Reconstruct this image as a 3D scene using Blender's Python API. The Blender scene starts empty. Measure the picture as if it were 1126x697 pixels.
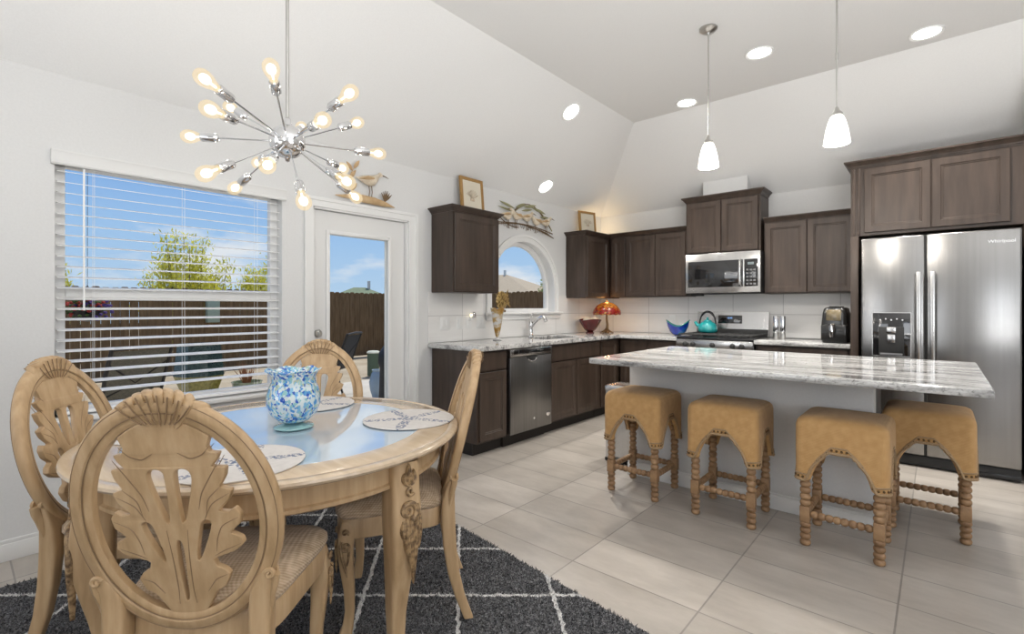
import bpy, bmesh, math, random
from math import sin, cos, pi, radians, sqrt
from mathutils import Matrix, Vector
random.seed(7)
S = bpy.context.scene
COL = S.collection

# ------------------------------------------------------------------ camera, world, lights, exposure
cam_d = bpy.data.cameras.new('camera')
cam = bpy.data.objects.new('camera', cam_d); COL.objects.link(cam)
cam.location = (3.432, 0, 1.24)
cam.rotation_euler = (pi / 2, 0, 0.7157)
cam_d.sensor_width = 36
cam_d.lens = 36 * 539.4 / 1126
cam_d.shift_y = -11.43 / 1126
cam_d.clip_start = 0.02
cam_d.clip_end = 300
S.camera = cam

S.view_settings.view_transform = 'Standard'
S.view_settings.look = 'None'
S.view_settings.gamma = 1
S.view_settings.use_curve_mapping = False
S.view_settings.exposure = 0.05
S.cycles.caustics_reflective = False

world = bpy.data.worlds.new('world'); S.world = world
world.use_nodes = True
nt = world.node_tree; nt.nodes.clear()
def WN(t, **k):
    n = nt.nodes.new(t)
    for a, b in k.items(): setattr(n, a, b)
    return n
w_out = WN('ShaderNodeOutputWorld'); w_bg = WN('ShaderNodeBackground')
w_tc = WN('ShaderNodeTexCoord'); w_sep = WN('ShaderNodeSeparateXYZ')
nt.links.new(w_tc.outputs['Generated'], w_sep.inputs[0])
w_r = WN('ShaderNodeValToRGB')
w_r.color_ramp.elements[0].position = 0.0; w_r.color_ramp.elements[0].color = (0.56, 0.75, 0.95, 1)
w_r.color_ramp.elements[1].position = 0.55; w_r.color_ramp.elements[1].color = (0.10, 0.27, 0.72, 1)
e = w_r.color_ramp.elements.new(0.13); e.color = (0.40, 0.63, 0.95, 1)
e = w_r.color_ramp.elements.new(0.27); e.color = (0.21, 0.43, 0.88, 1)
nt.links.new(w_sep.outputs['Z'], w_r.inputs[0])
w_map = WN('ShaderNodeMapping'); w_map.inputs['Scale'].default_value = (2.2, 2.2, 7.5)
w_map.inputs['Location'].default_value = (0.35, 0.1, 0.25)
w_n = WN('ShaderNodeTexNoise'); w_n.inputs['Scale'].default_value = 1.5; w_n.inputs['Detail'].default_value = 7
w_n.inputs['Roughness'].default_value = 0.55
w_cr = WN('ShaderNodeValToRGB')
w_cr.color_ramp.elements[0].position = 0.50; w_cr.color_ramp.elements[1].position = 0.62
w_mix = WN('ShaderNodeMix', data_type='RGBA')
w_mix.inputs[7].default_value = (0.88, 0.92, 0.98, 1)
nt.links.new(w_tc.outputs['Generated'], w_map.inputs[0]); nt.links.new(w_map.outputs[0], w_n.inputs['Vector'])
nt.links.new(w_n.outputs['Fac'], w_cr.inputs[0]); nt.links.new(w_cr.outputs['Color'], w_mix.inputs[0])
nt.links.new(w_r.outputs['Color'], w_mix.inputs[6]); nt.links.new(w_mix.outputs[2], w_bg.inputs['Color'])
w_bg.inputs['Strength'].default_value = 0.86
nt.links.new(w_bg.outputs[0], w_out.inputs[0])

def light(name, kind, loc, energy, color=(1, 1, 1), rot=(0, 0, 0), size=None, parent=None, spread=None, **k):
    d = bpy.data.lights.new(name, kind); d.energy = energy; d.color = color
    for a, b in k.items(): setattr(d, a, b)
    if kind == 'AREA' and size:
        if isinstance(size, tuple): d.shape = 'RECTANGLE'; d.size, d.size_y = size
        else: d.shape = 'DISK'; d.size = size
        if spread: d.spread = spread
    o = bpy.data.objects.new(name, d); COL.objects.link(o); o.location = loc; o.rotation_euler = rot
    if parent: o.parent = parent
    return o

# sun high behind the house, beyond the range wall: back-lights the fence and the shrubs
sun = light('sun', 'SUN', (-5, 20, 20), 4.2, (1, 0.95, 0.86), angle=radians(0.6))
sun.rotation_euler = Vector((-0.25, 0.42, 1.0)).to_track_quat('Z', 'Y').to_euler()
# added fill lights, set in made-up openings behind and right of the camera
light('rear_fill', 'AREA', (1.15, -3.12, 1.75), 27, (1.0, 0.995, 0.985), (radians(112), 0, 0), (1.8, 1.9))
light('rear_fill', 'AREA', (5.75, -3.12, 1.75), 40, (1.0, 0.995, 0.985), (radians(112), 0, 0), (1.8, 1.9))
light('side_fill', 'AREA', (6.9, 0.6, 1.7), 26, (1.0, 0.995, 0.985), (0, radians(90), 0), (1.9, 2.6))  # added side fill, no real window known there
light('ceiling_fill', 'AREA', (4.7, 0.9, 0.9), 104, (1.0, 0.995, 0.985), (radians(180), 0, 0), 1.4)  # added upward fill lamp to brighten the ceiling
light('ceiling_fill', 'AREA', (2.2, -1.6, 0.9), 8, (1.0, 0.995, 0.985), (radians(180), 0, 0), 1.4)  # second added ceiling fill, behind the camera

# ------------------------------------------------------------------ materials
MATS = {}
def principled(name):
    m = bpy.data.materials.new(name); m.use_nodes = True
    b = m.node_tree.nodes['Principled BSDF']
    MATS[name] = m
    return m, m.node_tree, b
def mat(name, col, rough=0.5, metal=0.0, spec=None, coat=0, trans=0, emit=None, estr=0, ior=None):
    m, t, b = principled(name)
    b.inputs['Base Color'].default_value = (*col, 1); b.inputs['Roughness'].default_value = rough
    b.inputs['Metallic'].default_value = metal
    if spec is not None: b.inputs['Specular IOR Level'].default_value = spec
    if coat: b.inputs['Coat Weight'].default_value = coat; b.inputs['Coat Roughness'].default_value = 0.08
    if trans: b.inputs['Transmission Weight'].default_value = trans
    if ior: b.inputs['IOR'].default_value = ior
    if emit: b.inputs['Emission Color'].default_value = (*emit, 1); b.inputs['Emission Strength'].default_value = estr
    return m
def nmat(name, c1, c2, scale=5, stretch=(1, 1, 1), rough=0.5, metal=0.0, detail=5, lo=0.3, hi=0.7, bump=0, coat=0, coords='Object', nrough=0.55, c3=None, spec=None):
    """two or three colours mixed by stretched noise"""
    m, t, b = principled(name)
    N = t.nodes; L = t.links
    tc = N.new('ShaderNodeTexCoord'); mp = N.new('ShaderNodeMapping'); mp.inputs['Scale'].default_value = stretch
    ns = N.new('ShaderNodeTexNoise'); ns.inputs['Scale'].default_value = scale; ns.inputs['Detail'].default_value = detail
    ns.inputs['Roughness'].default_value = nrough
    cr = N.new('ShaderNodeValToRGB'); cr.color_ramp.elements[0].position = lo; cr.color_ramp.elements[1].position = hi
    cr.color_ramp.elements[0].color = (*c1, 1); cr.color_ramp.elements[1].color = (*c2, 1)
    if c3: e = cr.color_ramp.elements.new((lo + hi) / 2); e.color = (*c3, 1)
    L.new(tc.outputs[coords], mp.inputs[0]); L.new(mp.outputs[0], ns.inputs['Vector']); L.new(ns.outputs['Fac'], cr.inputs[0])
    L.new(cr.outputs[0], b.inputs['Base Color']); b.inputs['Roughness'].default_value = rough; b.inputs['Metallic'].default_value = metal
    if spec is not None: b.inputs['Specular IOR Level'].default_value = spec
    if coat: b.inputs['Coat Weight'].default_value = coat; b.inputs['Coat Roughness'].default_value = 0.1
    if bump:
        bp = N.new('ShaderNodeBump'); bp.inputs['Strength'].default_value = bump; bp.inputs['Distance'].default_value = 0.01
        L.new(ns.outputs['Fac'], bp.inputs['Height']); L.new(bp.outputs[0], b.inputs['Normal'])
    return m

WALL = nmat('wall_paint', (0.70, 0.70, 0.695), (0.73, 0.73, 0.725), 90, rough=0.85, bump=0.03)
CEIL = nmat('ceiling_paint', (0.82, 0.82, 0.815), (0.85, 0.85, 0.845), 120, rough=0.9, bump=0.05)
WHITE = mat('white_trim', (0.80, 0.80, 0.79), 0.38)
DOORW = mat('door_paint', (0.74, 0.74, 0.73), 0.4)
BLIND = mat('blind_vinyl', (0.93, 0.93, 0.92), 0.45)
DARKW = nmat('espresso_wood', (0.033, 0.021, 0.0145), (0.068, 0.046, 0.034), 6, (3, 3, 0.35), 0.42, bump=0.04, c3=(0.050, 0.033, 0.024))
DARKTOE = mat('toe_kick', (0.012, 0.009, 0.007), 0.6)
STEEL = nmat('stainless', (0.54, 0.535, 0.53), (0.62, 0.615, 0.61), 40, (1, 1, 0.02), 0.24, 1.0, lo=0.2, hi=0.8)
FSTEEL = nmat('refrigerator_steel', (0.27, 0.265, 0.26), (0.32, 0.315, 0.31), 40, (1, 1, 0.02), 0.24, 1.0, lo=0.2, hi=0.8)
DWSTEEL = nmat('dark_stainless', (0.22, 0.215, 0.21), (0.27, 0.265, 0.26), 40, (1, 1, 0.02), 0.32, 1.0)
CHROME = mat('chrome', (0.74, 0.74, 0.75), 0.08, 1.0)
BRUSHED = mat('brushed_nickel', (0.55, 0.54, 0.52), 0.28, 1.0)
BLACK = mat('black_plastic', (0.012, 0.012, 0.013), 0.25)
BLACKM = mat('black_matte', (0.016, 0.016, 0.016), 0.6)
BGLASS = mat('black_glass', (0.010, 0.010, 0.011), 0.05, coat=1)
OAK = nmat('limed_oak', (0.40, 0.265, 0.135), (0.56, 0.395, 0.23), 7, (5, 5, 0.6), 0.42, bump=0.03, c3=(0.49, 0.33, 0.18))
OAKTOP = nmat('limed_oak_top', (0.52, 0.40, 0.28), (0.64, 0.51, 0.37), 6, (0.8, 6, 3), 0.22, bump=0.02, coat=0.5, c3=(0.58, 0.45, 0.31))
OAKD = nmat('glazed_carving', (0.10, 0.055, 0.025), (0.42, 0.28, 0.145), 60, (1, 1, 1), 0.45, lo=0.35, hi=0.6)
VEIN = mat('carved_groove', (0.25, 0.16, 0.085), 0.6)
BOBBIN = nmat('bobbin_wood', (0.17, 0.092, 0.042), (0.40, 0.25, 0.13), 14, (1, 1, 1), 0.5, bump=0.1, c3=(0.29, 0.17, 0.085))
GOLD = mat('gold_wood', (0.36, 0.20, 0.06), 0.4)

def weave(name, c1, c2, sc=240, rough=0.8):
    m, t, b = principled(name); N = t.nodes; L = t.links
    tc = N.new('ShaderNodeTexCoord'); sp = N.new('ShaderNodeSeparateXYZ'); L.new(tc.outputs['Object'], sp.inputs[0])
    def wv(axes):
        s = N.new('ShaderNodeMath'); s.operation = 'ADD'
        L.new(sp.outputs[axes[0]], s.inputs[0]); L.new(sp.outputs[axes[1]], s.inputs[1])
        k = N.new('ShaderNodeMath'); k.operation = 'MULTIPLY'; k.inputs[1].default_value = sc; L.new(s.outputs[0], k.inputs[0])
        q = N.new('ShaderNodeMath'); q.operation = 'SINE'; L.new(k.outputs[0], q.inputs[0]); return q
    a = wv('XZ'); c = wv('YZ')
    p = N.new('ShaderNodeMath'); p.operation = 'ADD'; L.new(a.outputs[0], p.inputs[0]); L.new(c.outputs[0], p.inputs[1])
    ns = N.new('ShaderNodeTexNoise'); ns.inputs['Scale'].default_value = 30; ns.inputs['Detail'].default_value = 4
    L.new(tc.outputs['Object'], ns.inputs['Vector'])
    q = N.new('ShaderNodeMath'); q.operation = 'MULTIPLY_ADD'; q.inputs[1].default_value = 0.14; L.new(p.outputs[0], q.inputs[0]); L.new(ns.outputs['Fac'], q.inputs[2])
    cr = N.new('ShaderNodeValToRGB'); cr.color_ramp.elements[0].position = 0.2; cr.color_ramp.elements[1].position = 0.8
    cr.color_ramp.elements[0].color = (*c1, 1); cr.color_ramp.elements[1].color = (*c2, 1)
    L.new(q.outputs[0], cr.inputs[0]); L.new(cr.outputs[0], b.inputs['Base Color']); b.inputs['Roughness'].default_value = rough
    b.inputs['Sheen Weight'].default_value = 0.15
    bp = N.new('ShaderNodeBump'); bp.inputs['Strength'].default_value = 0.25; bp.inputs['Distance'].default_value = 0.003
    L.new(p.outputs[0], bp.inputs['Height']); L.new(bp.outputs[0], b.inputs['Normal'])
    return m
SEATF = weave('seat_weave', (0.40, 0.28, 0.17), (0.66, 0.51, 0.36), 560)
STOOLF = weave('stool_linen', (0.44, 0.245, 0.085), (0.57, 0.345, 0.145), 900)

def granite():
    m, t, b = principled('granite'); N = t.nodes; L = t.links
    tc = N.new('ShaderNodeTexCoord')
    def noise(sc, stretch, det=8, rot=0.0, dist=0.6):
        mp = N.new('ShaderNodeMapping'); mp.inputs['Scale'].default_value = stretch; mp.inputs['Rotation'].default_value = (0, 0, rot)
        n = N.new('ShaderNodeTexNoise'); n.inputs['Scale'].default_value = sc; n.inputs['Detail'].default_value = det
        n.inputs['Distortion'].default_value = dist; n.inputs['Roughness'].default_value = 0.65
        L.new(tc.outputs['Object'], mp.inputs[0]); L.new(mp.outputs[0], n.inputs['Vector']); return n
    a = noise(2.2, (0.9, 7, 7), rot=0.12)
    r1 = N.new('ShaderNodeValToRGB')
    for i, (p, c) in enumerate(((0.30, (0.07, 0.07, 0.075)), (0.41, (0.27, 0.267, 0.265)), (0.50, (0.50, 0.495, 0.485)), (0.60, (0.68, 0.675, 0.66)))):
        el = r1.color_ramp.elements[i] if i < 2 else r1.color_ramp.elements.new(p)
        el.position = p; el.color = (*c, 1)
    L.new(a.outputs['Fac'], r1.inputs[0])
    s = noise(55, (1, 1.6, 1.6), 5)
    r2 = N.new('ShaderNodeValToRGB'); r2.color_ramp.elements[0].position = 0.33; r2.color_ramp.elements[1].position = 0.5
    r2.color_ramp.elements[0].color = (0.22, 0.21, 0.20, 1); r2.color_ramp.elements[1].color = (1, 1, 1, 1)
    L.new(s.outputs['Fac'], r2.inputs[0])
    mx = N.new('ShaderNodeMix'); mx.data_type = 'RGBA'; mx.blend_type = 'MULTIPLY'; mx.inputs[0].default_value = 0.75
    L.new(r1.outputs[0], mx.inputs[6]); L.new(r2.outputs[0], mx.inputs[7]); L.new(mx.outputs[2], b.inputs['Base Color'])
    b.inputs['Roughness'].default_value = 0.07
    return m
GRANITE = granite()

def tilemat(name, w, h, off, c1, c2, mortar, msize, rough, swap=None, noise_sc=3.0, amt=0.5, stretch=(1, 1, 1)):
    m, t, b = principled(name); N = t.nodes; L = t.links
    tc = N.new('ShaderNodeTexCoord'); src = tc.outputs['Object']
    if swap:
        sp = N.new('ShaderNodeSeparateXYZ'); cb = N.new('ShaderNodeCombineXYZ'); L.new(src, sp.inputs[0])
        L.new(sp.outputs[swap[0]], cb.inputs[0]); L.new(sp.outputs[swap[1]], cb.inputs[1]); src = cb.outputs[0]
    mp = N.new('ShaderNodeMapping'); mp.inputs['Location'].default_value = (off[0], off[1], 0); L.new(src, mp.inputs[0])
    br = N.new('ShaderNodeTexBrick'); br.offset = 0; br.squash = 1
    br.inputs['Scale'].default_value = 1; br.inputs['Brick Width'].default_value = w; br.inputs['Row Height'].default_value = h
    br.inputs['Mortar Size'].default_value = msize; br.inputs['Mortar Smooth'].default_value = 0.2
    br.inputs['Color1'].default_value = (*c1, 1); br.inputs['Color2'].default_value = (*c2, 1); br.inputs['Mortar'].default_value = (*mortar, 1)
    L.new(mp.outputs[0], br.inputs['Vector'])
    m2 = N.new('ShaderNodeMapping'); m2.inputs['Scale'].default_value = stretch; L.new(src, m2.inputs[0])
    ns = N.new('ShaderNodeTexNoise'); ns.inputs['Scale'].default_value = noise_sc; ns.inputs['Detail'].default_value = 8; ns.inputs['Roughness'].default_value = 0.65
    L.new(m2.outputs[0], ns.inputs['Vector'])
    cr = N.new('ShaderNodeValToRGB'); cr.color_ramp.elements[0].position = 0.32; cr.color_ramp.elements[1].position = 0.68
    cr.color_ramp.elements[0].color = (0.74, 0.73, 0.72, 1); cr.color_ramp.elements[1].color = (1, 1, 1, 1); L.new(ns.outputs['Fac'], cr.inputs[0])
    mx = N.new('ShaderNodeMix'); mx.data_type = 'RGBA'; mx.blend_type = 'MULTIPLY'; mx.inputs[0].default_value = amt
    L.new(br.outputs['Color'], mx.inputs[6]); L.new(cr.outputs[0], mx.inputs[7]); L.new(mx.outputs[2], b.inputs['Base Color'])
    b.inputs['Roughness'].default_value = rough
    iv = N.new('ShaderNodeMath'); iv.operation = 'SUBTRACT'; iv.inputs[0].default_value = 1; L.new(br.outputs['Fac'], iv.inputs[1])
    bp = N.new('ShaderNodeBump'); bp.inputs['Strength'].default_value = 0.3; bp.inputs['Distance'].default_value = 0.002
    L.new(iv.outputs[0], bp.inputs['Height']); L.new(bp.outputs[0], b.inputs['Normal'])
    return m
FLOOR = tilemat('floor_tile', 0.61, 0.30, (-3.305 + 6.1, -2.0 + 6.0), (0.44, 0.40, 0.355), (0.54, 0.495, 0.445), (0.30, 0.275, 0.25), 0.004, 0.30, noise_sc=3.6, amt=1.0, stretch=(0.6, 1.6, 1))
SPLASHB = tilemat('splash_tile_back', 0.503, 0.242, (-1.195 + 5.03, -0.915 + 2.42), (0.80, 0.79, 0.775), (0.84, 0.83, 0.815), (0.50, 0.49, 0.48), 0.003, 0.38, ('X', 'Z'), 3, 0.2, (0.6, 6, 1))
SPLASHL = tilemat('splash_tile_left', 0.503, 0.242, (-0.2, -0.915 + 2.42), (0.80, 0.79, 0.775), (0.84, 0.83, 0.815), (0.50, 0.49, 0.48), 0.003, 0.38, ('Y', 'Z'), 3, 0.2, (0.6, 6, 1))

def glass_pane():
    m = bpy.data.materials.new('window_glass'); m.use_nodes = True; t = m.node_tree; t.nodes.clear()
    o = t.nodes.new('ShaderNodeOutputMaterial'); tr = t.nodes.new('ShaderNodeBsdfTransparent'); tr.inputs['Color'].default_value = (0.97, 0.98, 0.98, 1)
    t.links.new(tr.outputs[0], o.inputs[0]); return m
PANE = glass_pane()
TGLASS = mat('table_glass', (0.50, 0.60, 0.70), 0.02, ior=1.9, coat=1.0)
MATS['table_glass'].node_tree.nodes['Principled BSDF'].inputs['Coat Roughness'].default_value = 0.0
BULB = mat('bulb_glow', (1, 0.95, 0.85), 0.2, emit=(1.0, 0.92, 0.78), estr=2.2)
SHADE = mat('opal_glass', (0.92, 0.92, 0.9), 0.25, emit=(1.0, 0.95, 0.87), estr=1.3)
LENS = mat('light_lens', (1, 1, 1), 0.4, emit=(1.0, 0.97, 0.92), estr=5.0)

# ------------------------------------------------------------------ mesh helpers
class MB:
    def __init__(s): s.b = bmesh.new()
    def box(s, lo, hi, bev=0, seg=2, M=None):
        r = bmesh.ops.create_cube(s.b, size=1)['verts']
        lo = Vector(lo); hi = Vector(hi); c = (lo + hi) / 2; d = hi - lo
        for v in r: v.co = Vector((v.co.x * d.x + c.x, v.co.y * d.y + c.y, v.co.z * d.z + c.z))
        if bev:
            es = list({e for v in r for e in v.link_edges})
            g = bmesh.ops.bevel(s.b, geom=es, offset=min(bev, min(d) * 0.49), segments=seg, affect='EDGES', profile=0.5)
            r = list({v for f in g['faces'] for v in f.verts} | {v for v in r if v.is_valid})
        if M is not None:
            for v in r: v.co = M @ v.co
        return s
    def loft(s, rings, caps=True, closed=False, M=None):
        vs = [[s.b.verts.new(M @ Vector(p) if M is not None else Vector(p)) for p in ring] for ring in rings]
        n = len(vs[0]); k = len(vs)
        for i in range(k if closed else k - 1):
            a, c = vs[i], vs[(i + 1) % k]
            for j in range(n):
                try: s.b.faces.new((a[j], a[(j + 1) % n], c[(j + 1) % n], c[j]))
                except ValueError: pass
        if caps and not closed:
            for q in (vs[0][::-1], vs[-1]):
                try: s.b.faces.new(q)
                except ValueError: pass
        return s
    def lathe(s, prof, n=24, M=None, caps=True):
        return s.loft([[(max(r, 1e-4) * cos(2 * pi * j / n), max(r, 1e-4) * sin(2 * pi * j / n), z) for j in range(n)] for r, z in prof], caps, False, M)
    def tube(s, pts, r, n=8, closed=False, flat=1.0, M=None):
        pts = [Vector(p) for p in pts]; k = len(pts); rad = r if isinstance(r, (list, tuple)) else [r] * k
        T = []
        for i in range(k):
            a = pts[(i - 1) % k] if (closed or i > 0) else pts[i]; c = pts[(i + 1) % k] if (closed or i < k - 1) else pts[i]
            T.append((c - a).normalized())
        u = T[0].orthogonal().normalized(); rings = []
        for i in range(k):
            u = (u - T[i] * u.dot(T[i])).normalized(); w = T[i].cross(u)
            rings.append([pts[i] + (u * cos(2 * pi * j / n) + w * sin(2 * pi * j / n) * flat) * rad[i] for j in range(n)])
        return s.loft(rings, True, closed, M)
    def ball(s, c, r, n=16, m=10, M=None):
        rx, ry, rz = r if isinstance(r, (list, tuple)) else (r, r, r); rings = []
        for i in range(m + 1):
            a = -pi / 2 + pi * i / m; q = max(cos(a), 0.01)
            rings.append([(c[0] + rx * q * cos(2 * pi * j / n), c[1] + ry * q * sin(2 * pi * j / n), c[2] + rz * sin(a)) for j in range(n)])
        return s.loft(rings, True, False, M)
    def prism(s, poly, t0, t1, f):
        """poly 2D outline swept between depths t0 and t1; f(x, z, t) gives the 3D point"""
        return s.loft([[f(x, z, t0) for x, z in poly], [f(x, z, t1) for x, z in poly]])
    def add(s, me, M=None, f=None):
        n0 = len(s.b.verts); s.b.from_mesh(me); s.b.verts.ensure_lookup_table()
        for v in s.b.verts[n0:]:
            if M is not None: v.co = M @ v.co
            if f: v.co = Vector(f(*v.co))
        return s
    def mesh(s, name, m, smooth=35):
        me = bpy.data.meshes.new(name)
        bmesh.ops.recalc_face_normals(s.b, faces=s.b.faces)
        s.b.to_mesh(me); s.b.free()
        for q in (m if isinstance(m, (list, tuple)) else [m]): me.materials.append(q)
        if smooth:
            me.polygons.foreach_set('use_smooth', [True] * len(me.polygons)); me.set_sharp_from_angle(angle=radians(smooth))
        return me
    def build(s, name, m, parent=None, smooth=35):
        o = bpy.data.objects.new(name, s.mesh(name, m, smooth)); COL.objects.link(o)
        if parent: o.parent = parent
        return o

def from_curve(o):
    COL.objects.link(o); dg = bpy.context.evaluated_depsgraph_get()
    me = bpy.data.meshes.new_from_object(o.evaluated_get(dg)); COL.objects.unlink(o)
    bpy.data.objects.remove(o); return me
def cut_mesh(loops, half, bev=0.0):
    """flat plate with holes: loops in the XY plane, thickness 2*half about z = 0"""
    c = bpy.data.curves.new('plate', 'CURVE'); c.dimensions = '2D'; c.fill_mode = 'BOTH'; c.extrude = half - bev
    c.bevel_depth = bev; c.bevel_resolution = 1 if bev else 0; c.offset = -bev
    for lp in loops:
        sp = c.splines.new('POLY'); sp.points.add(len(lp) - 1); sp.use_cyclic_u = True
        for p, (x, y) in zip(sp.points, lp): p.co = (x, y, 0, 1)
    return from_curve(bpy.data.objects.new('plate', c))
def smooth_loop(pts, it=2):
    for _ in range(it):
        q = []
        for i in range(len(pts)):
            a, c = pts[i], pts[(i + 1) % len(pts)]
            q += [(a[0] * .75 + c[0] * .25, a[1] * .75 + c[1] * .25), (a[0] * .25 + c[0] * .75, a[1] * .25 + c[1] * .75)]
        pts = q
    return pts
def text(name, body, size, M, m, parent, ext=0.0004):
    c = bpy.data.curves.new('letters', 'FONT'); c.body = body; c.size = size; c.extrude = ext; c.align_x = 'CENTER'; c.align_y = 'CENTER'
    me = from_curve(bpy.data.objects.new('letters', c)); me.transform(M); me.materials.clear(); me.materials.append(m)
    o = bpy.data.objects.new(name, me); COL.objects.link(o); o.parent = parent; return o

def tag(o, label=None, cat=None, group=None, kind=None):
    for k, v in (('label', label), ('category', cat), ('group', group), ('kind', kind)):
        if v: o[k] = v
    return o
def thing(name, loc, rz=0, label=None, cat=None, group=None, kind=None):
    o = bpy.data.objects.new(name, None); COL.objects.link(o); o.location = loc; o.rotation_euler = (0, 0, rz)
    o.empty_display_size = 0.05
    return tag(o, label, cat, group, kind)
def kids(o): return [c for c in bpy.data.objects if c.parent == o]
def copy_tree(o, parent=None):
    ch = kids(o); c = o.copy(); COL.objects.link(c)
    if parent: c.parent = parent
    for k in ch: copy_tree(k, c)
    return c
def struct(name, mb, m, parent=None, label=None):
    o = mb.build(name, m, parent) if isinstance(mb, MB) else mb
    if not parent: o['kind'] = 'structure'
    if label: o['label'] = label
    return o
FRONT = Matrix(((1, 0, 0, 0), (0, 0, -1, 0), (0, 1, 0, 0), (0, 0, 0, 1)))   # text plane to a face looking along -Y

# ------------------------------------------------------------------ the room
YB = 5.77          # range wall
struct('floor', MB().box((0, -3.2, -0.1), (7.0, YB, 0)), FLOOR)

# left wall with window, patio door and arched window cut out (plate in (y, z), thickness along -x)
W1 = (0.36, 1.52, 0.655, 2.03)
D1 = (1.74, 2.592, 0.0, 1.972)
AC, AR, ASP, ASILL = 4.16, 0.54, 1.41, 1.175
arch_loop = [(AC - AR, ASILL), (AC + AR, ASILL)] + [(AC + AR * cos(a), ASP + AR * sin(a)) for a in [pi * i / 40 for i in range(41)]]
wl = cut_mesh([[(-3.2, -0.1), (D1[0], -0.1), (D1[0], D1[3]), (D1[1], D1[3]), (D1[1], -0.1), (YB, -0.1), (YB, 2.45), (-3.2, 2.45)],
               [(W1[0], W1[2]), (W1[1], W1[2]), (W1[1], W1[3]), (W1[0], W1[3])], arch_loop], 0.07)
struct('wall_left', MB().add(wl, f=lambda y, z, t: (t - 0.07, y, z)), WALL)
struct('wall_back', MB().box((-0.14, YB, -0.1), (7.0, YB + 0.14, 2.45)), WALL)
SL = 0.7574
ZC_ = 2.44 + SL * 0.991
rear = MB().add(cut_mesh([[(0, -0.1), (7, -0.1), (7, 3.2), (0.991, 3.2), (0, 2.45)],
                          [(0.25, 0.8), (2.05, 0.8), (2.05, 2.38), (0.25, 2.38)], [(4.85, 0.8), (6.65, 0.8), (6.65, 2.7), (4.85, 2.7)]], 0.07), f=lambda x, z, t: (x, -3.2 + t - 0.07, z))
struct('wall_rear', rear, WALL)
struct('wall_right', MB().add(cut_mesh([[(-3.2, -0.1), (YB, -0.1), (YB, 3.2), (-3.2, 3.2)], [(-0.7, 0.75), (1.9, 0.75), (1.9, 2.65), (-0.7, 2.65)]], 0.07), f=lambda y, z, t: (7.0 + t + 0.07, y, z)), WALL)
struct('wall_nook', MB().box((3.935, 5.02, 0), (4.06, YB, 3.1)), WALL)
# tray ceiling: two slopes rising to a flat top (solid, with thickness upwards)
def slab(mb, pts, up):
    mb.loft([pts, [(p[0] + up[0], p[1] + up[1], p[2] + up[2]) for p in pts]])
d1 = 0.991
cl = MB()
slab(cl, [(0, -3.2, 2.44), (0, YB, 2.44), (d1, YB - d1, ZC_), (d1, -3.2, ZC_)], (-0.08, 0, 0.1))
slab(cl, [(0, YB, 2.44), (7, YB, 2.44), (7, YB - d1, ZC_), (d1, YB - d1, ZC_)], (0, 0.08, 0.1))
slab(cl, [(d1, -3.2, ZC_), (d1, YB - d1, ZC_), (7, YB - d1, ZC_), (7, -3.2, ZC_)], (0, 0, 0.1))
struct('ceiling', cl.build('ceiling', CEIL, smooth=0), CEIL)
# unseen roof eave, added outside to keep the sun off the panes
struct('unseen_eave', MB().box((-0.85, -4, 2.52), (-0.16, YB + 0.9, 2.62)), WHITE)
struct('unseen_eave', MB().box((-0.85, YB + 0.16, 2.52), (7.5, YB + 0.9, 2.62)), WHITE)
struct('roof_deck', MB().box((-0.85, -4, 3.35), (7.5, YB + 0.9, 3.45)), WHITE)

# baseboards
def baseboard(mb, y0, y1):
    mb.box((0.001, y0, 0), (0.014, y1, 0.085), 0.003).box((0.001, y0, 0.083), (0.010, y1, 0.105), 0.004)
bb = MB(); baseboard(bb, -3.19, D1[0] - 0.07); baseboard(bb, D1[1] + 0.095, 2.836)
struct('baseboard_left', bb, WHITE)

# window 1: vinyl frame, check rail, two panes, sill
w1 = thing('window_1', (0, 0, 0), kind='structure')
y0, y1, z0, z1 = W1
f = MB()
for (a, b_) in (((y0, z0), (y0 + 0.05, z1)), ((y1 - 0.05, z0), (y1, z1)), ((y0, z1 - 0.05), (y1, z1)), ((y0, z0), (y1, z0 + 0.05))):
    f.box((-0.125, a[0], a[1]), (-0.075, b_[0], b_[1]), 0.004)
f.build('window_frame', WHITE, w1)
MB().box((-0.13, y0 + 0.05, 1.275), (-0.07, y1 - 0.05, 1.345), 0.006).build('check_rail', WHITE, w1)
MB().box((-0.105, y0 + 0.05, z0 + 0.05), (-0.101, y1 - 0.05, 1.275)).build('lower_pane', PANE, w1)
MB().box((-0.115, y0 + 0.05, 1.345), (-0.111, y1 - 0.05, z1 - 0.05)).build('upper_pane', PANE, w1)
MB().box((-0.075, y0 + 0.002, z0 - 0.018), (-0.001, y1 - 0.002, z0 + 0.006), 0.004).box((0.001, y0 - 0.05, z0 - 0.02), (0.032, y1 + 0.05, z0 + 0.006), 0.006).build('window_sill', WHITE, w1)

# patio door
dr = thing('door_1', (0, 0, 0), kind='structure')
dy0, dy1, dz1 = 1.757, 2.577, 1.957
gy0, gy1, gz0, gz1 = 1.878, 2.421, 0.22, 1.80
MB().add(cut_mesh([[(dy0, 0.012), (dy1, 0.012), (dy1, dz1), (dy0, dz1)], [(gy0, gz0), (gy1, gz0), (gy1, gz1), (gy0, gz1)]], 0.022, 0.002), f=lambda y, z, t: (t - 0.06, y, z)).build('door_slab', DOORW, dr)
lf = MB()
for sx in (-0.038, -0.088):
    for a, b_ in (((gy0 - 0.018, gz0 - 0.018), (gy0 + 0.012, gz1 + 0.018)), ((gy1 - 0.012, gz0 - 0.018), (gy1 + 0.018, gz1 + 0.018)), ((gy0, gz1 - 0.012), (gy1, gz1 + 0.018)), ((gy0, gz0 - 0.018), (gy1, gz0 + 0.012))):
        lf.box((sx, a[0], a[1]), (sx + 0.012, b_[0], b_[1]), 0.004)
lf.build('glass_frame', WHITE, dr)
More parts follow.
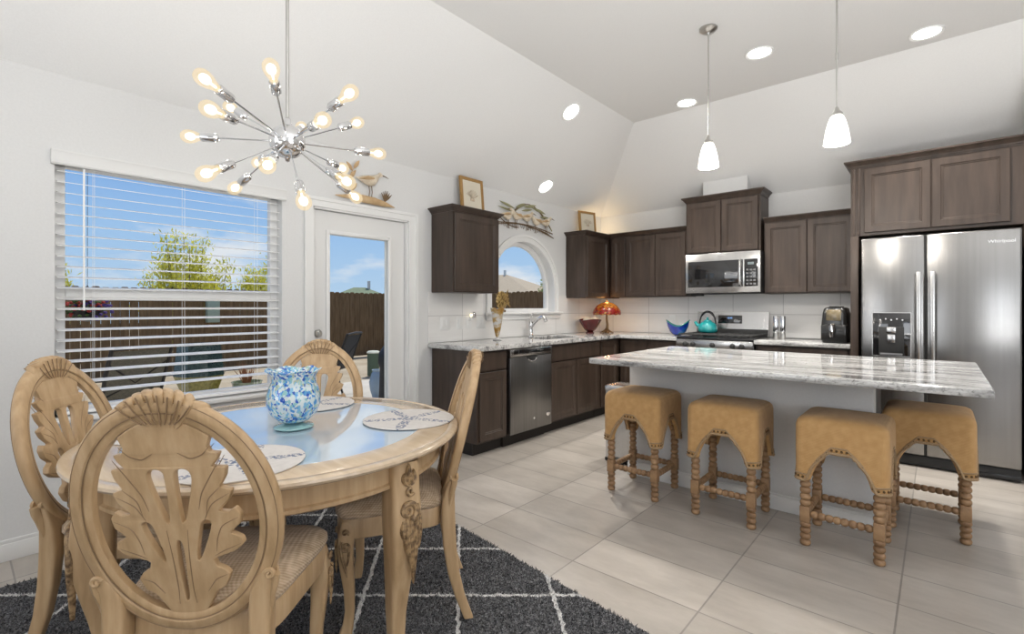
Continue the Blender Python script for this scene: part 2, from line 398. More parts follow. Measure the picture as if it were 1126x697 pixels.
MB().box((-0.062, gy0, gz0), (-0.057, gy1, gz1)).build('glass', PANE, dr)
Rx = Matrix.Rotation(pi / 2, 4, 'Y')
MB().lathe([(0.0, 0.012), (0.022, 0.012), (0.03, 0.006), (0.032, 0)], 24, Matrix.Translation((-0.037, 1.80, 1.04)) @ Rx).box((-0.027, 1.795, 1.022), (-0.015, 1.805, 1.058), 0.003).build('deadbolt', BRUSHED, dr)
MB().lathe([(0.031, 0), (0.031, 0.006), (0.012, 0.012), (0.011, 0.03), (0.024, 0.04), (0.028, 0.052), (0.022, 0.064), (0.0, 0.067)], 24, Matrix.Translation((-0.037, 1.80, 0.90)) @ Rx).build('door_knob', BRUSHED, dr)
def u_band(a0, a1, zt_, w):   # casing round a doorway
    return [(a0 - w[0], 0.001), (a0, 0.001), (a0, zt_), (a1, zt_), (a1, 0.001), (a1 + w[1], 0.001), (a1 + w[1], zt_ + w[2]), (a0 - w[0], zt_ + w[2])]
cs = MB().add(cut_mesh([u_band(D1[0], D1[1], D1[3], (0.062, 0.088, 0.066))], 0.0065, 0.002), f=lambda y, z, t: (t + 0.0075, y, z))
cs.add(cut_mesh([u_band(D1[0] - 0.044, D1[1] + 0.066, D1[3] + 0.046, (0.022, 0.026, 0.024))], 0.005, 0.002), f=lambda y, z, t: (t + 0.018, y, z))
cs.build('door_casing', WHITE, dr)
js = MB()
js.box((-0.14, D1[0] - 0.001, 0), (0, D1[0] + 0.012, D1[3])).box((-0.14, D1[1] - 0.012, 0), (0, D1[1] + 0.001, D1[3])).box((-0.14, D1[0], D1[3] - 0.012), (0, D1[1], D1[3] + 0.001)).box((-0.14, D1[0], -0.0), (0.0, D1[1], 0.010))
js.build('door_jamb', WHITE, dr)

# arched window
w2 = thing('window_2', (0, 0, 0), kind='structure')
def arch_pts(r, n=40): return [(AC + r * cos(pi * i / n), ASP + r * sin(pi * i / n)) for i in range(n + 1)]
def arch_band(r0, r1, zb):
    o_ = [(AC + r1, zb)] + arch_pts(r1) + [(AC - r1, zb)]; i_ = [(AC - r0, zb)] + arch_pts(r0)[::-1] + [(AC + r0, zb)]
    return o_ + i_
MB().add(cut_mesh([arch_band(AR, AR + 0.075, ASILL)], 0.008, 0.002), f=lambda y, z, t: (t + 0.009, y, z)).add(cut_mesh([arch_band(AR + 0.05, AR + 0.078, ASILL)], 0.006, 0.002), f=lambda y, z, t: (t + 0.02, y, z)).build('window_casing', WHITE, w2)
MB().add(cut_mesh([[(AC - AR, ASILL), (AC + AR, ASILL)] + arch_pts(AR), [(AC - AR + 0.045, ASILL + 0.045), (AC + AR - 0.045, ASILL + 0.045)] + arch_pts(AR - 0.045)], 0.025, 0.003), f=lambda y, z, t: (t - 0.10, y, z)).build('window_frame', WHITE, w2)
MB().add(cut_mesh([[(AC - AR + 0.04, ASILL + 0.04), (AC + AR - 0.04, ASILL + 0.04)] + arch_pts(AR - 0.04)], 0.002), f=lambda y, z, t: (t - 0.10, y, z)).build('glass', PANE, w2)
MB().box((-0.074, AC - AR + 0.001, ASILL - 0.012), (0.0, AC + AR - 0.001, ASILL + 0.004)).box((0.0085, AC - AR - 0.10, ASILL - 0.02), (0.05, AC + AR + 0.13, ASILL + 0.006), 0.006).box((0.0085, AC - AR - 0.08, ASILL - 0.075), (0.022, AC + AR + 0.10, ASILL - 0.02), 0.004).build('window_sill', WHITE, w2)

# backsplash tile
struct('backsplash_left', MB().add(cut_mesh([[(2.805, 0.917), (YB - 0.002, 0.917), (YB - 0.002, 1.372), (4.80, 1.372), (4.80, 1.10), (3.50, 1.10), (3.50, 1.372), (2.805, 1.372)]], 0.0035), f=lambda y, z, t: (t + 0.0045, y, z)), SPLASHL)
struct('backsplash_back', MB().box((0.009, YB - 0.008, 0.917), (2.855, YB - 0.001, 1.40)), SPLASHB)

# ------------------------------------------------------------------ cabinets (local: back at y=0, front towards -y, x along the wall)
def rect(x0, x1, z0, z1, i, y): return [(x0 + i, y, z0 + i), (x1 - i, y, z0 + i), (x1 - i, y, z1 - i), (x0 + i, y, z1 - i)]
def panel(x0, x1, z0, z1, yf, th=0.02, fr=0.052, flat=False):
    m = MB(); R = [rect(x0, x1, z0, z1, 0, yf + th), rect(x0, x1, z0, z1, 0, yf + 0.003), rect(x0, x1, z0, z1, 0.003, yf)]
    if not flat:
        R += [rect(x0, x1, z0, z1, fr, yf), rect(x0, x1, z0, z1, fr + 0.004, yf + 0.005), rect(x0, x1, z0, z1, fr + 0.012, yf + 0.005), rect(x0, x1, z0, z1, fr + 0.016, yf + 0.009)]
    return m.loft(R)
def crown(x0, x1, yf, z, left=True, right=True, h=0.05, out=0.042, yb=-0.003):
    """crown moulding with a solid top; overhangs front and the free sides"""
    m = MB(); R = []
    for dz, o_ in ((0, 0.004), (0.008, 0.006), (0.012, 0.012), (0.3 * h, 0.014), (0.55 * h, 0.6 * out), (0.75 * h, 0.9 * out), (0.8 * h, out), (h, out)):
        a = x0 - (o_ if left else 0); b_ = x1 + (o_ if right else 0)
        R.append([(a, yf - o_, z + dz), (b_, yf - o_, z + dz), (b_, yb, z + dz), (a, yb, z + dz)])
    return m.loft(R)
def upper_cabinet(loc, rz, w, h, depth, doors, label, left=True, right=True, ch=0.05, group='wall cabinets', yb=-0.003):
    t = thing('wall_cabinet', loc, rz, label, 'cabinet', group)
    MB().box((0.001, -depth + 0.021, 0), (w - 0.001, -0.003, h), 0.002).build('body', DARKW, t, smooth=0)
    for a, b_ in doors: panel(a, b_, 0.012, h - 0.012, -depth).build('door', DARKW, t, smooth=20)
    crown(0.001, w - 0.001, -depth + 0.02, h, left, right, ch, yb=yb).build('crown_moulding', DARKW, t, smooth=20)
    return t
L90 = pi / 2
upper_cabinet((0, 2.842, 1.365), L90, 0.578, 0.70, 0.305, [(0.012, 0.566)], 'dark wood wall cabinet with one door between the patio door and the arched window')
upper_cabinet((0, 4.945, 1.345), L90, 0.822, 0.745, 0.305, [(0.012, 0.508)], 'dark wood corner wall cabinet right of the arched window, above the stained glass lamp', True, False)
upper_cabinet((0.306, YB, 1.355), 0, 0.978, 0.745, 0.305, [(0.03, 0.215), (0.225, 0.60), (0.608, 0.966)], 'dark wood wall cabinet with three doors between the corner and the microwave', False, False)
upper_cabinet((1.286, YB, 1.818), 0, 0.774, 0.575, 0.335, [(0.02, 0.383), (0.391, 0.752)], 'raised dark wood wall cabinet with two doors above the microwave', True, True, ch=0.06, yb=-0.03)
upper_cabinet((2.085, YB, 1.37), 0, 0.769, 0.725, 0.305, [(0.012, 0.381), (0.388, 0.757)], 'dark wood wall cabinet with two doors between microwave and refrigerator', False, False)

# refrigerator surround
fs = thing('refrigerator_cabinet', (2.857, YB, 0), 0, 'tall dark wood cabinet surround over and beside the refrigerator', 'cabinet')
fd = 0.66
MB().box((0.001, -fd + 0.02, 1.842), (1.073, -0.003, 2.42), 0.002).build('body', DARKW, fs, smooth=0)
MB().box((0.001, -fd + 0.01, 0.001), (0.058, -0.003, 1.842), 0.003).build('side_panel', DARKW, fs)
MB().box((1.043, -fd + 0.01, 0.001), (1.073, -0.003, 1.842), 0.003).build('side_panel', DARKW, fs)
for a, b_ in ((0.098, 0.528), (0.536, 0.973)): panel(a, b_, 1.868, 2.405, -fd).build('door', DARKW, fs, smooth=20)
for x in (0.014, 0.050): MB().box((x, -fd + 0.005, 1.85), (x + 0.02, -fd + 0.022, 2.42), 0.006).build('pilaster_bead', DARKW, fs)
crown(0.001, 1.073, -fd + 0.02, 2.42, True, False, 0.065, 0.045, -0.075).build('crown_moulding', DARKW, fs, smooth=20)

def base_cabinet(loc, rz, w, depth, fronts, label, h=0.872, group='base cabinets', panel_left=False, open_top=False):
    """fronts: (x0, x1, z0, z1, flat)"""
    t = thing('base_cabinet', loc, rz, label, 'cabinet', group)
    bd = MB().box((0.001, -depth + 0.021, 0.105), (w - 0.001, -0.012, 0.66 if open_top else h), 0.002)
    if open_top: bd.box((0.001, -depth + 0.021, 0.66), (w - 0.001, -depth + 0.04, h)).box((0.001, -depth + 0.04, 0.66), (0.015, -0.012, h)).box((w - 0.015, -depth + 0.04, 0.66), (w - 0.001, -0.012, h))
    bd.build('body', DARKW, t, smooth=0)
    MB().box((0.001 + (0.012 if panel_left else 0), -depth + 0.085, 0.001), (w - 0.002, -0.012, 0.105)).build('toe_kick', DARKTOE, t, smooth=0)
    for x0, x1, z0_, z1_, fl in fronts:
        panel(x0, x1, z0_, z1_, -depth, flat=fl).build('drawer_front' if fl else 'door', DARKW, t, smooth=20)
    return t
BD = 0.60
base_cabinet((0, 2.842, 0), L90, 0.362, BD, [(0.02, 0.345, 0.705, 0.855, True), (0.02, 0.345, 0.125, 0.69, False)], 'dark wood base cabinet at the counter end beside the dishwasher', panel_left=True)
base_cabinet((0, 3.822, 0), L90, 0.93, BD, [(0.02, 0.91, 0.705, 0.855, True), (0.02, 0.46, 0.125, 0.69, False), (0.468, 0.91, 0.125, 0.69, False)], 'dark wood sink base cabinet with two doors right of the dishwasher', open_top=True)
base_cabinet((0, 4.754, 0), L90, 1.015, BD, [(0.02, 0.385, 0.125, 0.855, False)], 'dark wood corner base cabinet below the stained glass lamp')
base_cabinet((0.602, YB, 0), 0, 0.708, BD, [(0.02, 0.35, 0.705, 0.855, True), (0.36, 0.69, 0.705, 0.855, True), (0.02, 0.35, 0.125, 0.69, False), (0.36, 0.69, 0.125, 0.69, False)], 'dark wood base cabinet left of the range')
base_cabinet((2.082, YB, 0), 0, 0.773, BD, [(0.02, 0.752, 0.705, 0.855, True), (0.02, 0.382, 0.125, 0.69, False), (0.39, 0.752, 0.125, 0.69, False)], 'dark wood base cabinet between range and refrigerator')

# countertops
ct = thing('countertop', (0, 0, 0.894), 0, 'grey veined white stone countertop along the window wall, turning the corner to the range', 'countertop', 'stone countertops')
hole = smooth_loop([(0.13, 3.87), (0.50, 3.87), (0.50, 4.59), (0.13, 4.59)], 0)
MB().add(cut_mesh([[(0.010, 2.80), (0.64, 2.80), (0.64, 5.125), (1.312, 5.125), (1.312, YB - 0.010), (0.010, YB - 0.010)], hole], 0.02, 0.004)).build('slab', GRANITE, ct)
ct2 = thing('countertop', (2.078, 5.125, 0.874), 0, 'short grey veined stone countertop between range and refrigerator', 'countertop', 'stone countertops')
MB().box((0, 0, 0), (0.777, 0.635, 0.04), 0.005).build('slab', GRANITE, ct2)

# sink and faucet
sk = thing('sink', (0.315, 4.23, 0.70), 0, 'stainless double bowl sink set in the counter under the arched window', 'sink')
for a, b_ in ((-0.362, -0.01), (0.01, 0.362)):
    MB().loft([rect(-0.187, 0.187, a, b_, 0, 0.172)[:], rect(-0.187, 0.187, a, b_, 0.0, 0.165), rect(-0.187, 0.187, a, b_, 0.012, 0.165), rect(-0.187, 0.187, a, b_, 0.03, 0.01), rect(-0.187, 0.187, a, b_, 0.17, 0.006)],
              M=Matrix(((1, 0, 0, 0), (0, 0, 1, 0), (0, 1, 0, 0), (0, 0, 0, 1)))).build('bowl', STEEL, sk)
fc = thing('faucet', (0.085, 4.16, 0.9145), 0, 'chrome single lever kitchen faucet behind the sink', 'faucet')
MB().lathe([(0.034, 0), (0.034, 0.006), (0.026, 0.014), (0.022, 0.02), (0.022, 0.10), (0.025, 0.115), (0.024, 0.15), (0.016, 0.165), (0, 0.168)], 24).build('body', CHROME, fc)
MB().tube([(0.005, 0, 0.10), (0.05, 0, 0.15), (0.10, 0, 0.19), (0.155, 0, 0.215), (0.19, 0, 0.20), (0.205, 0, 0.165)], [0.016, 0.016, 0.016, 0.017, 0.019, 0.019], 14).build('spout', CHROME, fc)
MB().tube([(0, 0, 0.16), (0.005, -0.01, 0.19), (0.02, -0.02, 0.225), (0.045, -0.03, 0.25)], [0.010, 0.008, 0.007, 0.009], 10).build('lever', CHROME, fc)

# dishwasher
dw = thing('dishwasher', (0, 3.2075, 0), L90, 'stainless dishwasher with pocket handle under the counter beside the sink', 'dishwasher')
MB().box((0.004, -0.575, 0.10), (0.608, -0.02, 0.866), 0.002).build('body', BLACKM, dw)
MB().box((0.006, -0.622, 0.115), (0.606, -0.576, 0.792), 0.006).build('door_panel', DWSTEEL, dw)
dp = MB()
hp = [(0.006, 0.797), (0.606, 0.797), (0.606, 0.866), (0.006, 0.866)]
dp.box((0.006, -0.622, 0.797), (0.606, -0.576, 0.866), 0.005); dp.build('control_strip', STEEL, dw)
MB().box((0.05, -0.6235, 0.818), (0.59, -0.6215, 0.855), 0.0008).build('control_window', BGLASS, dw)
hb = MB(); hb.prism([(0.225, 0.79), (0.385, 0.79), (0.375, 0.768), (0.34, 0.748), (0.305, 0.742), (0.27, 0.748), (0.235, 0.768)], -0.6235, -0.6215, lambda x, z, t: (x, t, z)); hb.build('pocket_handle', BLACKM, dw)
MB().tube([(0.24, -0.626, 0.766), (0.275, -0.628, 0.748), (0.305, -0.628, 0.744), (0.335, -0.628, 0.748), (0.37, -0.626, 0.766)], 0.005, 8).build('handle_lip', CHROME, dw)
MB().lathe([(0.0, 0.0035), (0.02, 0.0035), (0.026, 0.0015), (0.026, 0)], 20, Matrix.Translation((0.55, -0.6215, 0.225)) @ Matrix.Rotation(pi / 2, 4, 'X')).build('round_badge', CHROME, dw)
MB().lathe([(0.0, 0.002), (0.011, 0.002), (0.011, 0)], 16, Matrix.Translation((0.335, -0.6215, 0.215)) @ Matrix.Rotation(pi / 2, 4, 'X')).build('logo', CHROME, dw)
MB().box((0.006, -0.53, 0.001), (0.606, -0.50, 0.10)).build('toe_kick', DARKTOE, dw)

# range
rg = thing('range', (1.318, YB, 0), 0, 'stainless gas range with black cooktop and upright control panel', 'range')
W = 0.758
MB().box((0, -0.63, 0.03), (W, -0.02, 0.90), 0.004).build('body', STEEL, rg)
MB().box((-0.001, -0.672, 0.795), (W + 0.001, -0.631, 0.898), 0.008).build('knob_panel', STEEL, rg)
for x in (0.10, 0.18, 0.379, 0.575, 0.66):
    MB().lathe([(0.026, 0), (0.026, 0.006), (0.020, 0.010), (0.019, 0.028), (0.014, 0.033), (0, 0.033)], 18, Matrix.Translation((x, -0.6725, 0.847)) @ Matrix.Rotation(pi / 2, 4, 'X')).build('knob', BLACKM, rg)
MB().box((0.01, -0.665, 0.20), (W - 0.01, -0.631, 0.785), 0.006).build('oven_door', STEEL, rg)
MB().box((0.09, -0.668, 0.33), (W - 0.09, -0.664, 0.66), 0.001).build('oven_window', BGLASS, rg)
MB().tube([(0.06, -0.666, 0.735), (0.06, -0.71, 0.735), (W - 0.06, -0.71, 0.735), (W - 0.06, -0.666, 0.735)], 0.012, 10).build('oven_handle', STEEL, rg)
MB().box((0.01, -0.66, 0.04), (W - 0.01, -0.631, 0.19), 0.006).build('drawer', STEEL, rg)
MB().box((-0.003, -0.655, 0.8985), (W + 0.003, -0.085, 0.921), 0.006).build('cooktop', BLACK, rg)
for gx0, gx1 in ((0.012, 0.255), (0.262, 0.496), (0.503, 0.746)):
    g = MB(); zg = 0.948
    for a in (gx0 + 0.006, gx1 - 0.006): g.tube([(a, -0.645, 0.922), (a, -0.645, zg), (a, -0.105, zg), (a, -0.105, 0.922)], 0.006, 6)
    for yy in (-0.64, -0.50, -0.375, -0.25, -0.11): g.tube([(gx0 + 0.006, yy, zg), (gx1 - 0.006, yy, zg)], 0.006, 6)
    g.tube([((gx0 + gx1) / 2, -0.645, zg), ((gx0 + gx1) / 2, -0.105, zg)], 0.006, 6)
    g.build('grate', BLACKM, rg)
for bx, by in ((0.135, -0.5), (0.135, -0.24), (0.379, -0.375), (0.62, -0.5), (0.62, -0.24)):
    MB().lathe([(0.048, 0.9215), (0.048, 0.928), (0.032, 0.932), (0.032, 0.938), (0, 0.94)], 18, Matrix.Translation((bx, by, 0))).build('burner', BLACKM, rg)
MB().prism([(-0.085, 0.90), (-0.012, 0.90), (-0.012, 1.182), (-0.045, 1.182)], 0.002, W - 0.002, lambda y, z, t: (t, y, z)).build('backguard', STEEL, rg, smooth=0)
bgM = Matrix.Translation((0, -0.085, 0.90)) @ Matrix.Rotation(-math.atan2(0.04, 0.282), 4, 'X')
MB().box((0.004, -0.0035, 0.005), (W - 0.004, -0.0005, 0.095), 0.001, M=bgM).build('vent_strip', BLACKM, rg)
MB().box((0.235, -0.004, 0.155), (0.49, -0.0005, 0.245), 0.001, M=bgM).build('display_panel', BGLASS, rg)
LED = mat('blue_led', (0.02, 0.05, 0.1), 0.4, emit=(0.25, 0.5, 1.0), estr=1.4)
text('clock_digits', '12:45', 0.026, bgM @ Matrix.Translation((0.36, -0.0042, 0.215)) @ FRONT, LED, rg)

# microwave
mw = thing('microwave', (1.313, YB, 1.378), 0, 'stainless over-the-range microwave with black window and bowed handle', 'microwave')
MW_, MH = 0.764, 0.432
MB().box((0, -0.36, 0), (MW_, -0.012, MH), 0.003).build('body', BLACKM, mw)
MB().box((0, -0.398, 0.008), (MW_, -0.361, MH), 0.005).build('front_panel', STEEL, mw)
MB().box((0.028, -0.4005, 0.07), (0.60, -0.3975, 0.35), 0.001).build('door_window', BGLASS, mw)
MB().box((0.612, -0.4005, 0.07), (0.742, -0.3975, 0.35), 0.001).build('keypad', BGLASS, mw)
MB().box((0.645, -0.4025, 0.292), (0.705, -0.4008, 0.318), 0.0004).build('display', mat('lcd', (0.05, 0.06, 0.06), 0.3, emit=(0.5, 0.6, 0.6), estr=0.35), mw)
KEY = mat('key_grey', (0.16, 0.16, 0.165), 0.5)
kb = MB()
for r_ in range(5):
    for c_ in range(3): kb.box((0.632 + c_ * 0.034, -0.4022, 0.088 + r_ * 0.036), (0.654 + c_ * 0.034, -0.4008, 0.104 + r_ * 0.036))
kb.build('keys', KEY, mw)
MB().tube([(0.578, -0.399, 0.075), (0.578, -0.43, 0.095), (0.578, -0.442, 0.21), (0.578, -0.43, 0.325), (0.578, -0.399, 0.345)], [0.014, 0.015, 0.015, 0.015, 0.014], 12).build('handle', STEEL, mw)
MB().box((0.04, -0.34, -0.022), (0.16, -0.27, -0.0005), 0.004).build('vent_lamp', BLACKM, mw)
text('brand_lettering', 'Whirlpool', 0.016, Matrix.Translation((0.38, -0.3982, 0.395)) @ FRONT, KEY, mw)

# refrigerator
fr = thing('refrigerator', (2.955, YB, 0), 0, 'stainless side-by-side refrigerator with ice and water dispenser', 'refrigerator')
FW = 0.915
MB().box((0.0, -0.775, 0.02), (FW, -0.03, 1.765), 0.004).build('body', BLACKM, fr)
for a, b_ in ((0.0, 0.398), (0.407, FW)):
    nm = MB(); nm.box((a, -0.875, 0.098), (b_, -0.78, 1.792), 0.012, 3); nm.build('door', FSTEEL, fr)
MB().box((0.0, -0.845, 0.012), (FW, -0.776, 0.09), 0.006).build('grille', BLACKM, fr)
MB().box((0.60, -0.85, 0.012), (FW, -0.8455, 0.045), 0.002).build('foot_grille', BLACK, fr)
MB().box((0.395, -0.86, 0.10), (0.410, -0.79, 1.785)).build('door_gap', BLACKM, fr)
for a in (0.362, 0.443):
    MB().box((a - 0.016, -0.935, 0.70), (a + 0.016, -0.915, 1.507), 0.008, 3).box((a - 0.012, -0.918, 0.74), (a + 0.012, -0.8745, 0.78), 0.004).box((a - 0.012, -0.918, 1.43), (a + 0.012, -0.8745, 1.47), 0.004).build('handle', STEEL, fr)
dsp = MB(); dsp.box((0.078, -0.8785, 0.852), (0.312, -0.8755, 1.188), 0.001); dsp.build('dispenser', BGLASS, fr)
rim = MB().add(cut_mesh([smooth_loop([(0.07, 0.844), (0.32, 0.844), (0.32, 1.196), (0.07, 1.196)], 0), [(0.078, 0.852), (0.312, 0.852), (0.312, 1.188), (0.078, 1.188)]], 0.0025, 0.0008), f=lambda x, z, t: (x, -0.8785 + t, z)); rim.build('dispenser_rim', STEEL, fr)
MB().box((0.115, -0.8805, 0.862), (0.275, -0.8788, 1.08), 0.0008).build('dispenser_recess', BLACKM, fr)
MB().box((0.165, -0.892, 1.03), (0.225, -0.8806, 1.078), 0.004).box((0.17, -0.888, 0.955), (0.22, -0.8806, 1.02), 0.003).build('paddle', STEEL, fr)
MB().box((0.125, -0.895, 0.858), (0.265, -0.8806, 0.872), 0.003).build('drip_tray', KEY, fr)
ic = MB()
for k in range(5): ic.lathe([(0, 0.001), (0.006, 0.001), (0.006, 0)], 10, Matrix.Translation((0.125 + 0.035 * k, -0.879, 1.135 + 0.008 * (k % 2))) @ Matrix.Rotation(pi / 2, 4, 'X'))
ic.build('touch_icons', mat('icon_white', (0.6, 0.6, 0.62), 0.5), fr)
text('brand_lettering', 'Whirlpool', 0.034, Matrix.Translation((0.815, -0.8756, 1.705)) @ FRONT, mat('badge_grey', (0.75, 0.75, 0.76), 0.3, 0.6), fr)

# island
isl = thing('kitchen_island', (0, 0, 0), 0, 'white painted kitchen island base with dark cabinet side behind the stools', 'island')
MB().box((1.70, 3.325, 0.001), (3.165, 3.45, 0.864), 0.003).build('front_wall', WALL, isl)
MB().box((1.75, 3.4505, 0.10), (3.145, 4.05, 0.864), 0.003).build('cabinet_body', DARKW, isl)
MB().box((1.77, 3.4505, 0.001), (3.13, 3.98, 0.10)).build('toe_kick', DARKTOE, isl)
MB().box((1.688, 3.311, 0.001), (3.178, 3.324, 0.085), 0.003).box((1.690, 3.314, 0.083), (3.175, 3.324, 0.10), 0.004).build('baseboard', WHITE, isl)
for k in range(3): panel(1.77 + k * 0.458, 1.77 + k * 0.458 + 0.45, 0.12, 0.85, -0.001).build('door', DARKW, isl).matrix_local = Matrix.Translation((4.915, 4.052, 0)) @ Matrix.Rotation(pi, 4, 'Z')
MB().box((2.26, 3.3195, 0.36), (2.33, 3.3248, 0.475), 0.002).build('outlet_plate', WHITE, isl)
it = thing('island_countertop', (1.69, 2.775, 0.865), 0, 'long grey veined stone countertop overhanging the island', 'countertop', 'stone countertops')
MB().add(cut_mesh([smooth_loop([(0.0, 0.0), (0.02, 0.0), (1.89, 0.0), (1.915, 0.0), (1.915, 0.025), (1.915, 1.315), (1.915, 1.335), (1.89, 1.335), (0.02, 1.335), (0, 1.335), (0, 1.31), (0, 0.02)], 2)], 0.0175, 0.006), f=lambda x, y, t: (x, y, t + 0.0178)).build('slab', GRANITE, it)

# ------------------------------------------------------------------ trash can
tc_ = thing('trash_can', (1.525, 3.585, 0), 0, 'stainless pedal bin standing at the left end of the island', 'trash can')
MB().loft([[(0.125 * max(-1, min(1, 1.35 * cos(a))) , 0.105 * max(-1, min(1, 1.35 * sin(a))), z) for a in [2 * pi * k / 32 for k in range(32)]] for z in (0.03, 0.045, 0.56)]).build('body', STEEL, tc_)
MB().loft([[(q * 0.125 * max(-1, min(1, 1.35 * cos(a))), q * 0.105 * max(-1, min(1, 1.35 * sin(a))), z) for a in [2 * pi * k / 32 for k in range(32)]] for z, q in ((0.562, 1.03), (0.585, 1.05), (0.60, 1.04), (0.612, 0.95), (0.618, 0.6))]).build('lid', STEEL, tc_)
MB().box((-0.128, -0.108, 0.001), (0.128, 0.108, 0.03), 0.008).build('base', BLACKM, tc_)
MB().tube([(-0.06, -0.107, 0.022), (-0.06, -0.155, 0.02), (0.0, -0.165, 0.018), (0.06, -0.155, 0.02), (0.06, -0.107, 0.022)], 0.008, 8).build('pedal', BLACKM, tc_)

# ------------------------------------------------------------------ bar stools
def bobbin(z0, z1, r, pitch):
    n = max(1, round((z1 - z0) / pitch)); p = (z1 - z0) / n; out = []
    for k in range(n):
        for t in (0.0, 0.12, 0.3, 0.5, 0.7, 0.88): out.append((r * (0.62 + 0.38 * sqrt(max(0, sin(pi * t)))), z0 + (k + t) * p))
    out.append((r * 0.62, z1)); return out
def make_stool():
    t = thing('bar_stool', (0, 0, 0), 0, None, 'stool', 'bar stools at the island')
    LG = 0.155
    me = MB().lathe(bobbin(0.001, 0.125, 0.0255, 0.031), 16).box((-0.023, -0.023, 0.124), (0.023, 0.023, 0.205), 0.004).lathe(bobbin(0.204, 0.50, 0.0255, 0.034), 16).mesh('leg', BOBBIN, 50)
    for sx in (-1, 1):
        for sy in (-1, 1):
            o = bpy.data.objects.new('leg', me); COL.objects.link(o); o.parent = t; o.location = (sx * LG, sy * LG, 0)
    st = MB().lathe(bobbin(-LG + 0.024, LG - 0.024, 0.0195, 0.034), 12).mesh('stretcher', BOBBIN, 50)
    for k, (px, py, rx, ry) in enumerate(((0, -LG, 0, 1), (0, LG, 0, 1), (-LG, 0, 1, 0), (LG, 0, 1, 0))):
        o = bpy.data.objects.new('stretcher', st); COL.objects.link(o); o.parent = t; o.location = (px, py, 0.165)
        o.rotation_euler = (pi / 2 * rx, pi / 2 * ry, 0)
    # upholstered seat with arched skirts
    hx, hy, zt = 0.197, 0.194, 0.675
    def perim(ins, rad=0.035, n=288):   # rounded rectangle, evenly sampled
        ax, ay = hx - ins, hy - ins; rad = max(rad - ins * 0.2, 0.01); L1, L2, LA = 2 * (ax - rad), 2 * (ay - rad), pi * rad / 2; T = 2 * (L1 + L2) + 4 * LA; out = []
        for k in range(n):
            s_ = T * k / n; cx, cy, a0 = ax, -ay, 0
            for seg in range(4):
                Ls = L2 if seg % 2 == 0 else L1; A = pi / 2 * seg; ca, sa = cos(A), sin(A); px_, py_ = (ax, ay) if seg % 2 == 0 else (ay, ax)
                if s_ < Ls: lx, ly = px_, -(py_ - rad) + s_
                elif s_ < Ls + LA: q_ = (s_ - Ls) / rad; lx, ly = px_ - rad + rad * cos(q_), py_ - rad + rad * sin(q_)
                else: s_ -= Ls + LA; continue
                out.append((lx * ca - ly * sa, lx * sa + ly * ca)); break
        return out
    AR_ = [(0.0, 0.348), (0.044, 0.343), (0.056, 0.352), (0.066, 0.388), (0.084, 0.426), (0.106, 0.455), (0.122, 0.468), (0.124, 0.482), (0.140, 0.488), (0.144, 0.502), (0.3, 0.502)]
    def zb(x, y, off=0.0):
        d = (hy - abs(y)) if abs(x) / hx > abs(y) / hy else (hx - abs(x))
        d = max(0.0, d - off)
        for (a, za), (b_, zb_) in zip(AR_[:-1], AR_[1:]):
            if d <= b_: return za + (zb_ - za) * (d - a) / (b_ - a)
        return 0.502
    def rg_(z, ins, rad=0.035): return [(x, y, z) for x, y in perim(ins, rad)]
    base = perim(0.0)
    q = MB().loft([[(x, y, 0.53) for x, y in perim(0.024)], [(x, y, zb(*b0) + 0.002) for (x, y), b0 in zip(perim(0.022), base)], [(x, y, zb(x, y)) for x, y in perim(0.008)], [(x, y, zb(x, y) + 0.003) for x, y in base],
                   rg_(0.56, -0.001), rg_(zt - 0.045, 0.0), rg_(zt - 0.026, 0.004, 0.038), rg_(zt - 0.012, 0.013, 0.045), rg_(zt - 0.003, 0.028, 0.05), rg_(zt + 0.004, 0.065, 0.06), rg_(zt + 0.009, 0.13, 0.05)])
    gim = MB().tube([(x, y, zb(*b0) + 0.005) for (x, y), b0 in list(zip(perim(-0.0012), base))[::2]], 0.0075, 6, closed=True)
    gim.tube([(x, y, zb(*b0, 0.014) + 0.034) for (x, y), b0 in list(zip(perim(-0.0008), base))[::3]], 0.0048, 6, closed=True)
    nail = MB()
    for (x, y), b0 in list(zip(perim(-0.001), base))[::4]: nail.ball((x, y, zb(*b0, 0.008) + 0.020), 0.0062, 7, 5)
    q.build('seat_cover', STOOLF, t, smooth=40)
    gim.build('gimp_trim', nmat('gimp', (0.22, 0.135, 0.065), (0.46, 0.32, 0.18), 300, rough=0.7), t)
    nail.build('nailhead_trim', mat('antique_brass', (0.12, 0.07, 0.03), 0.4, 0.6), t)
    return t
stool = make_stool()
for i, (x, y, r, lab) in enumerate(((1.915, 3.105, 0.0, 'tan upholstered bobbin-leg bar stool nearest the pedal bin, first from the left at the island'),
                               (2.487, 3.095, 0.01, 'tan upholstered bobbin-leg bar stool second from the left at the island'),
                               (3.065, 3.085, -0.01, 'tan upholstered bobbin-leg bar stool third from the left, in front of the island corner'),
                               (3.385, 3.64, 0.0, 'tan upholstered bobbin-leg bar stool at the island end in front of the refrigerator'))):
    o = stool if i == 0 else copy_tree(stool)
    o.location = (x, y, 0); o.rotation_euler.z = r; o['label'] = lab

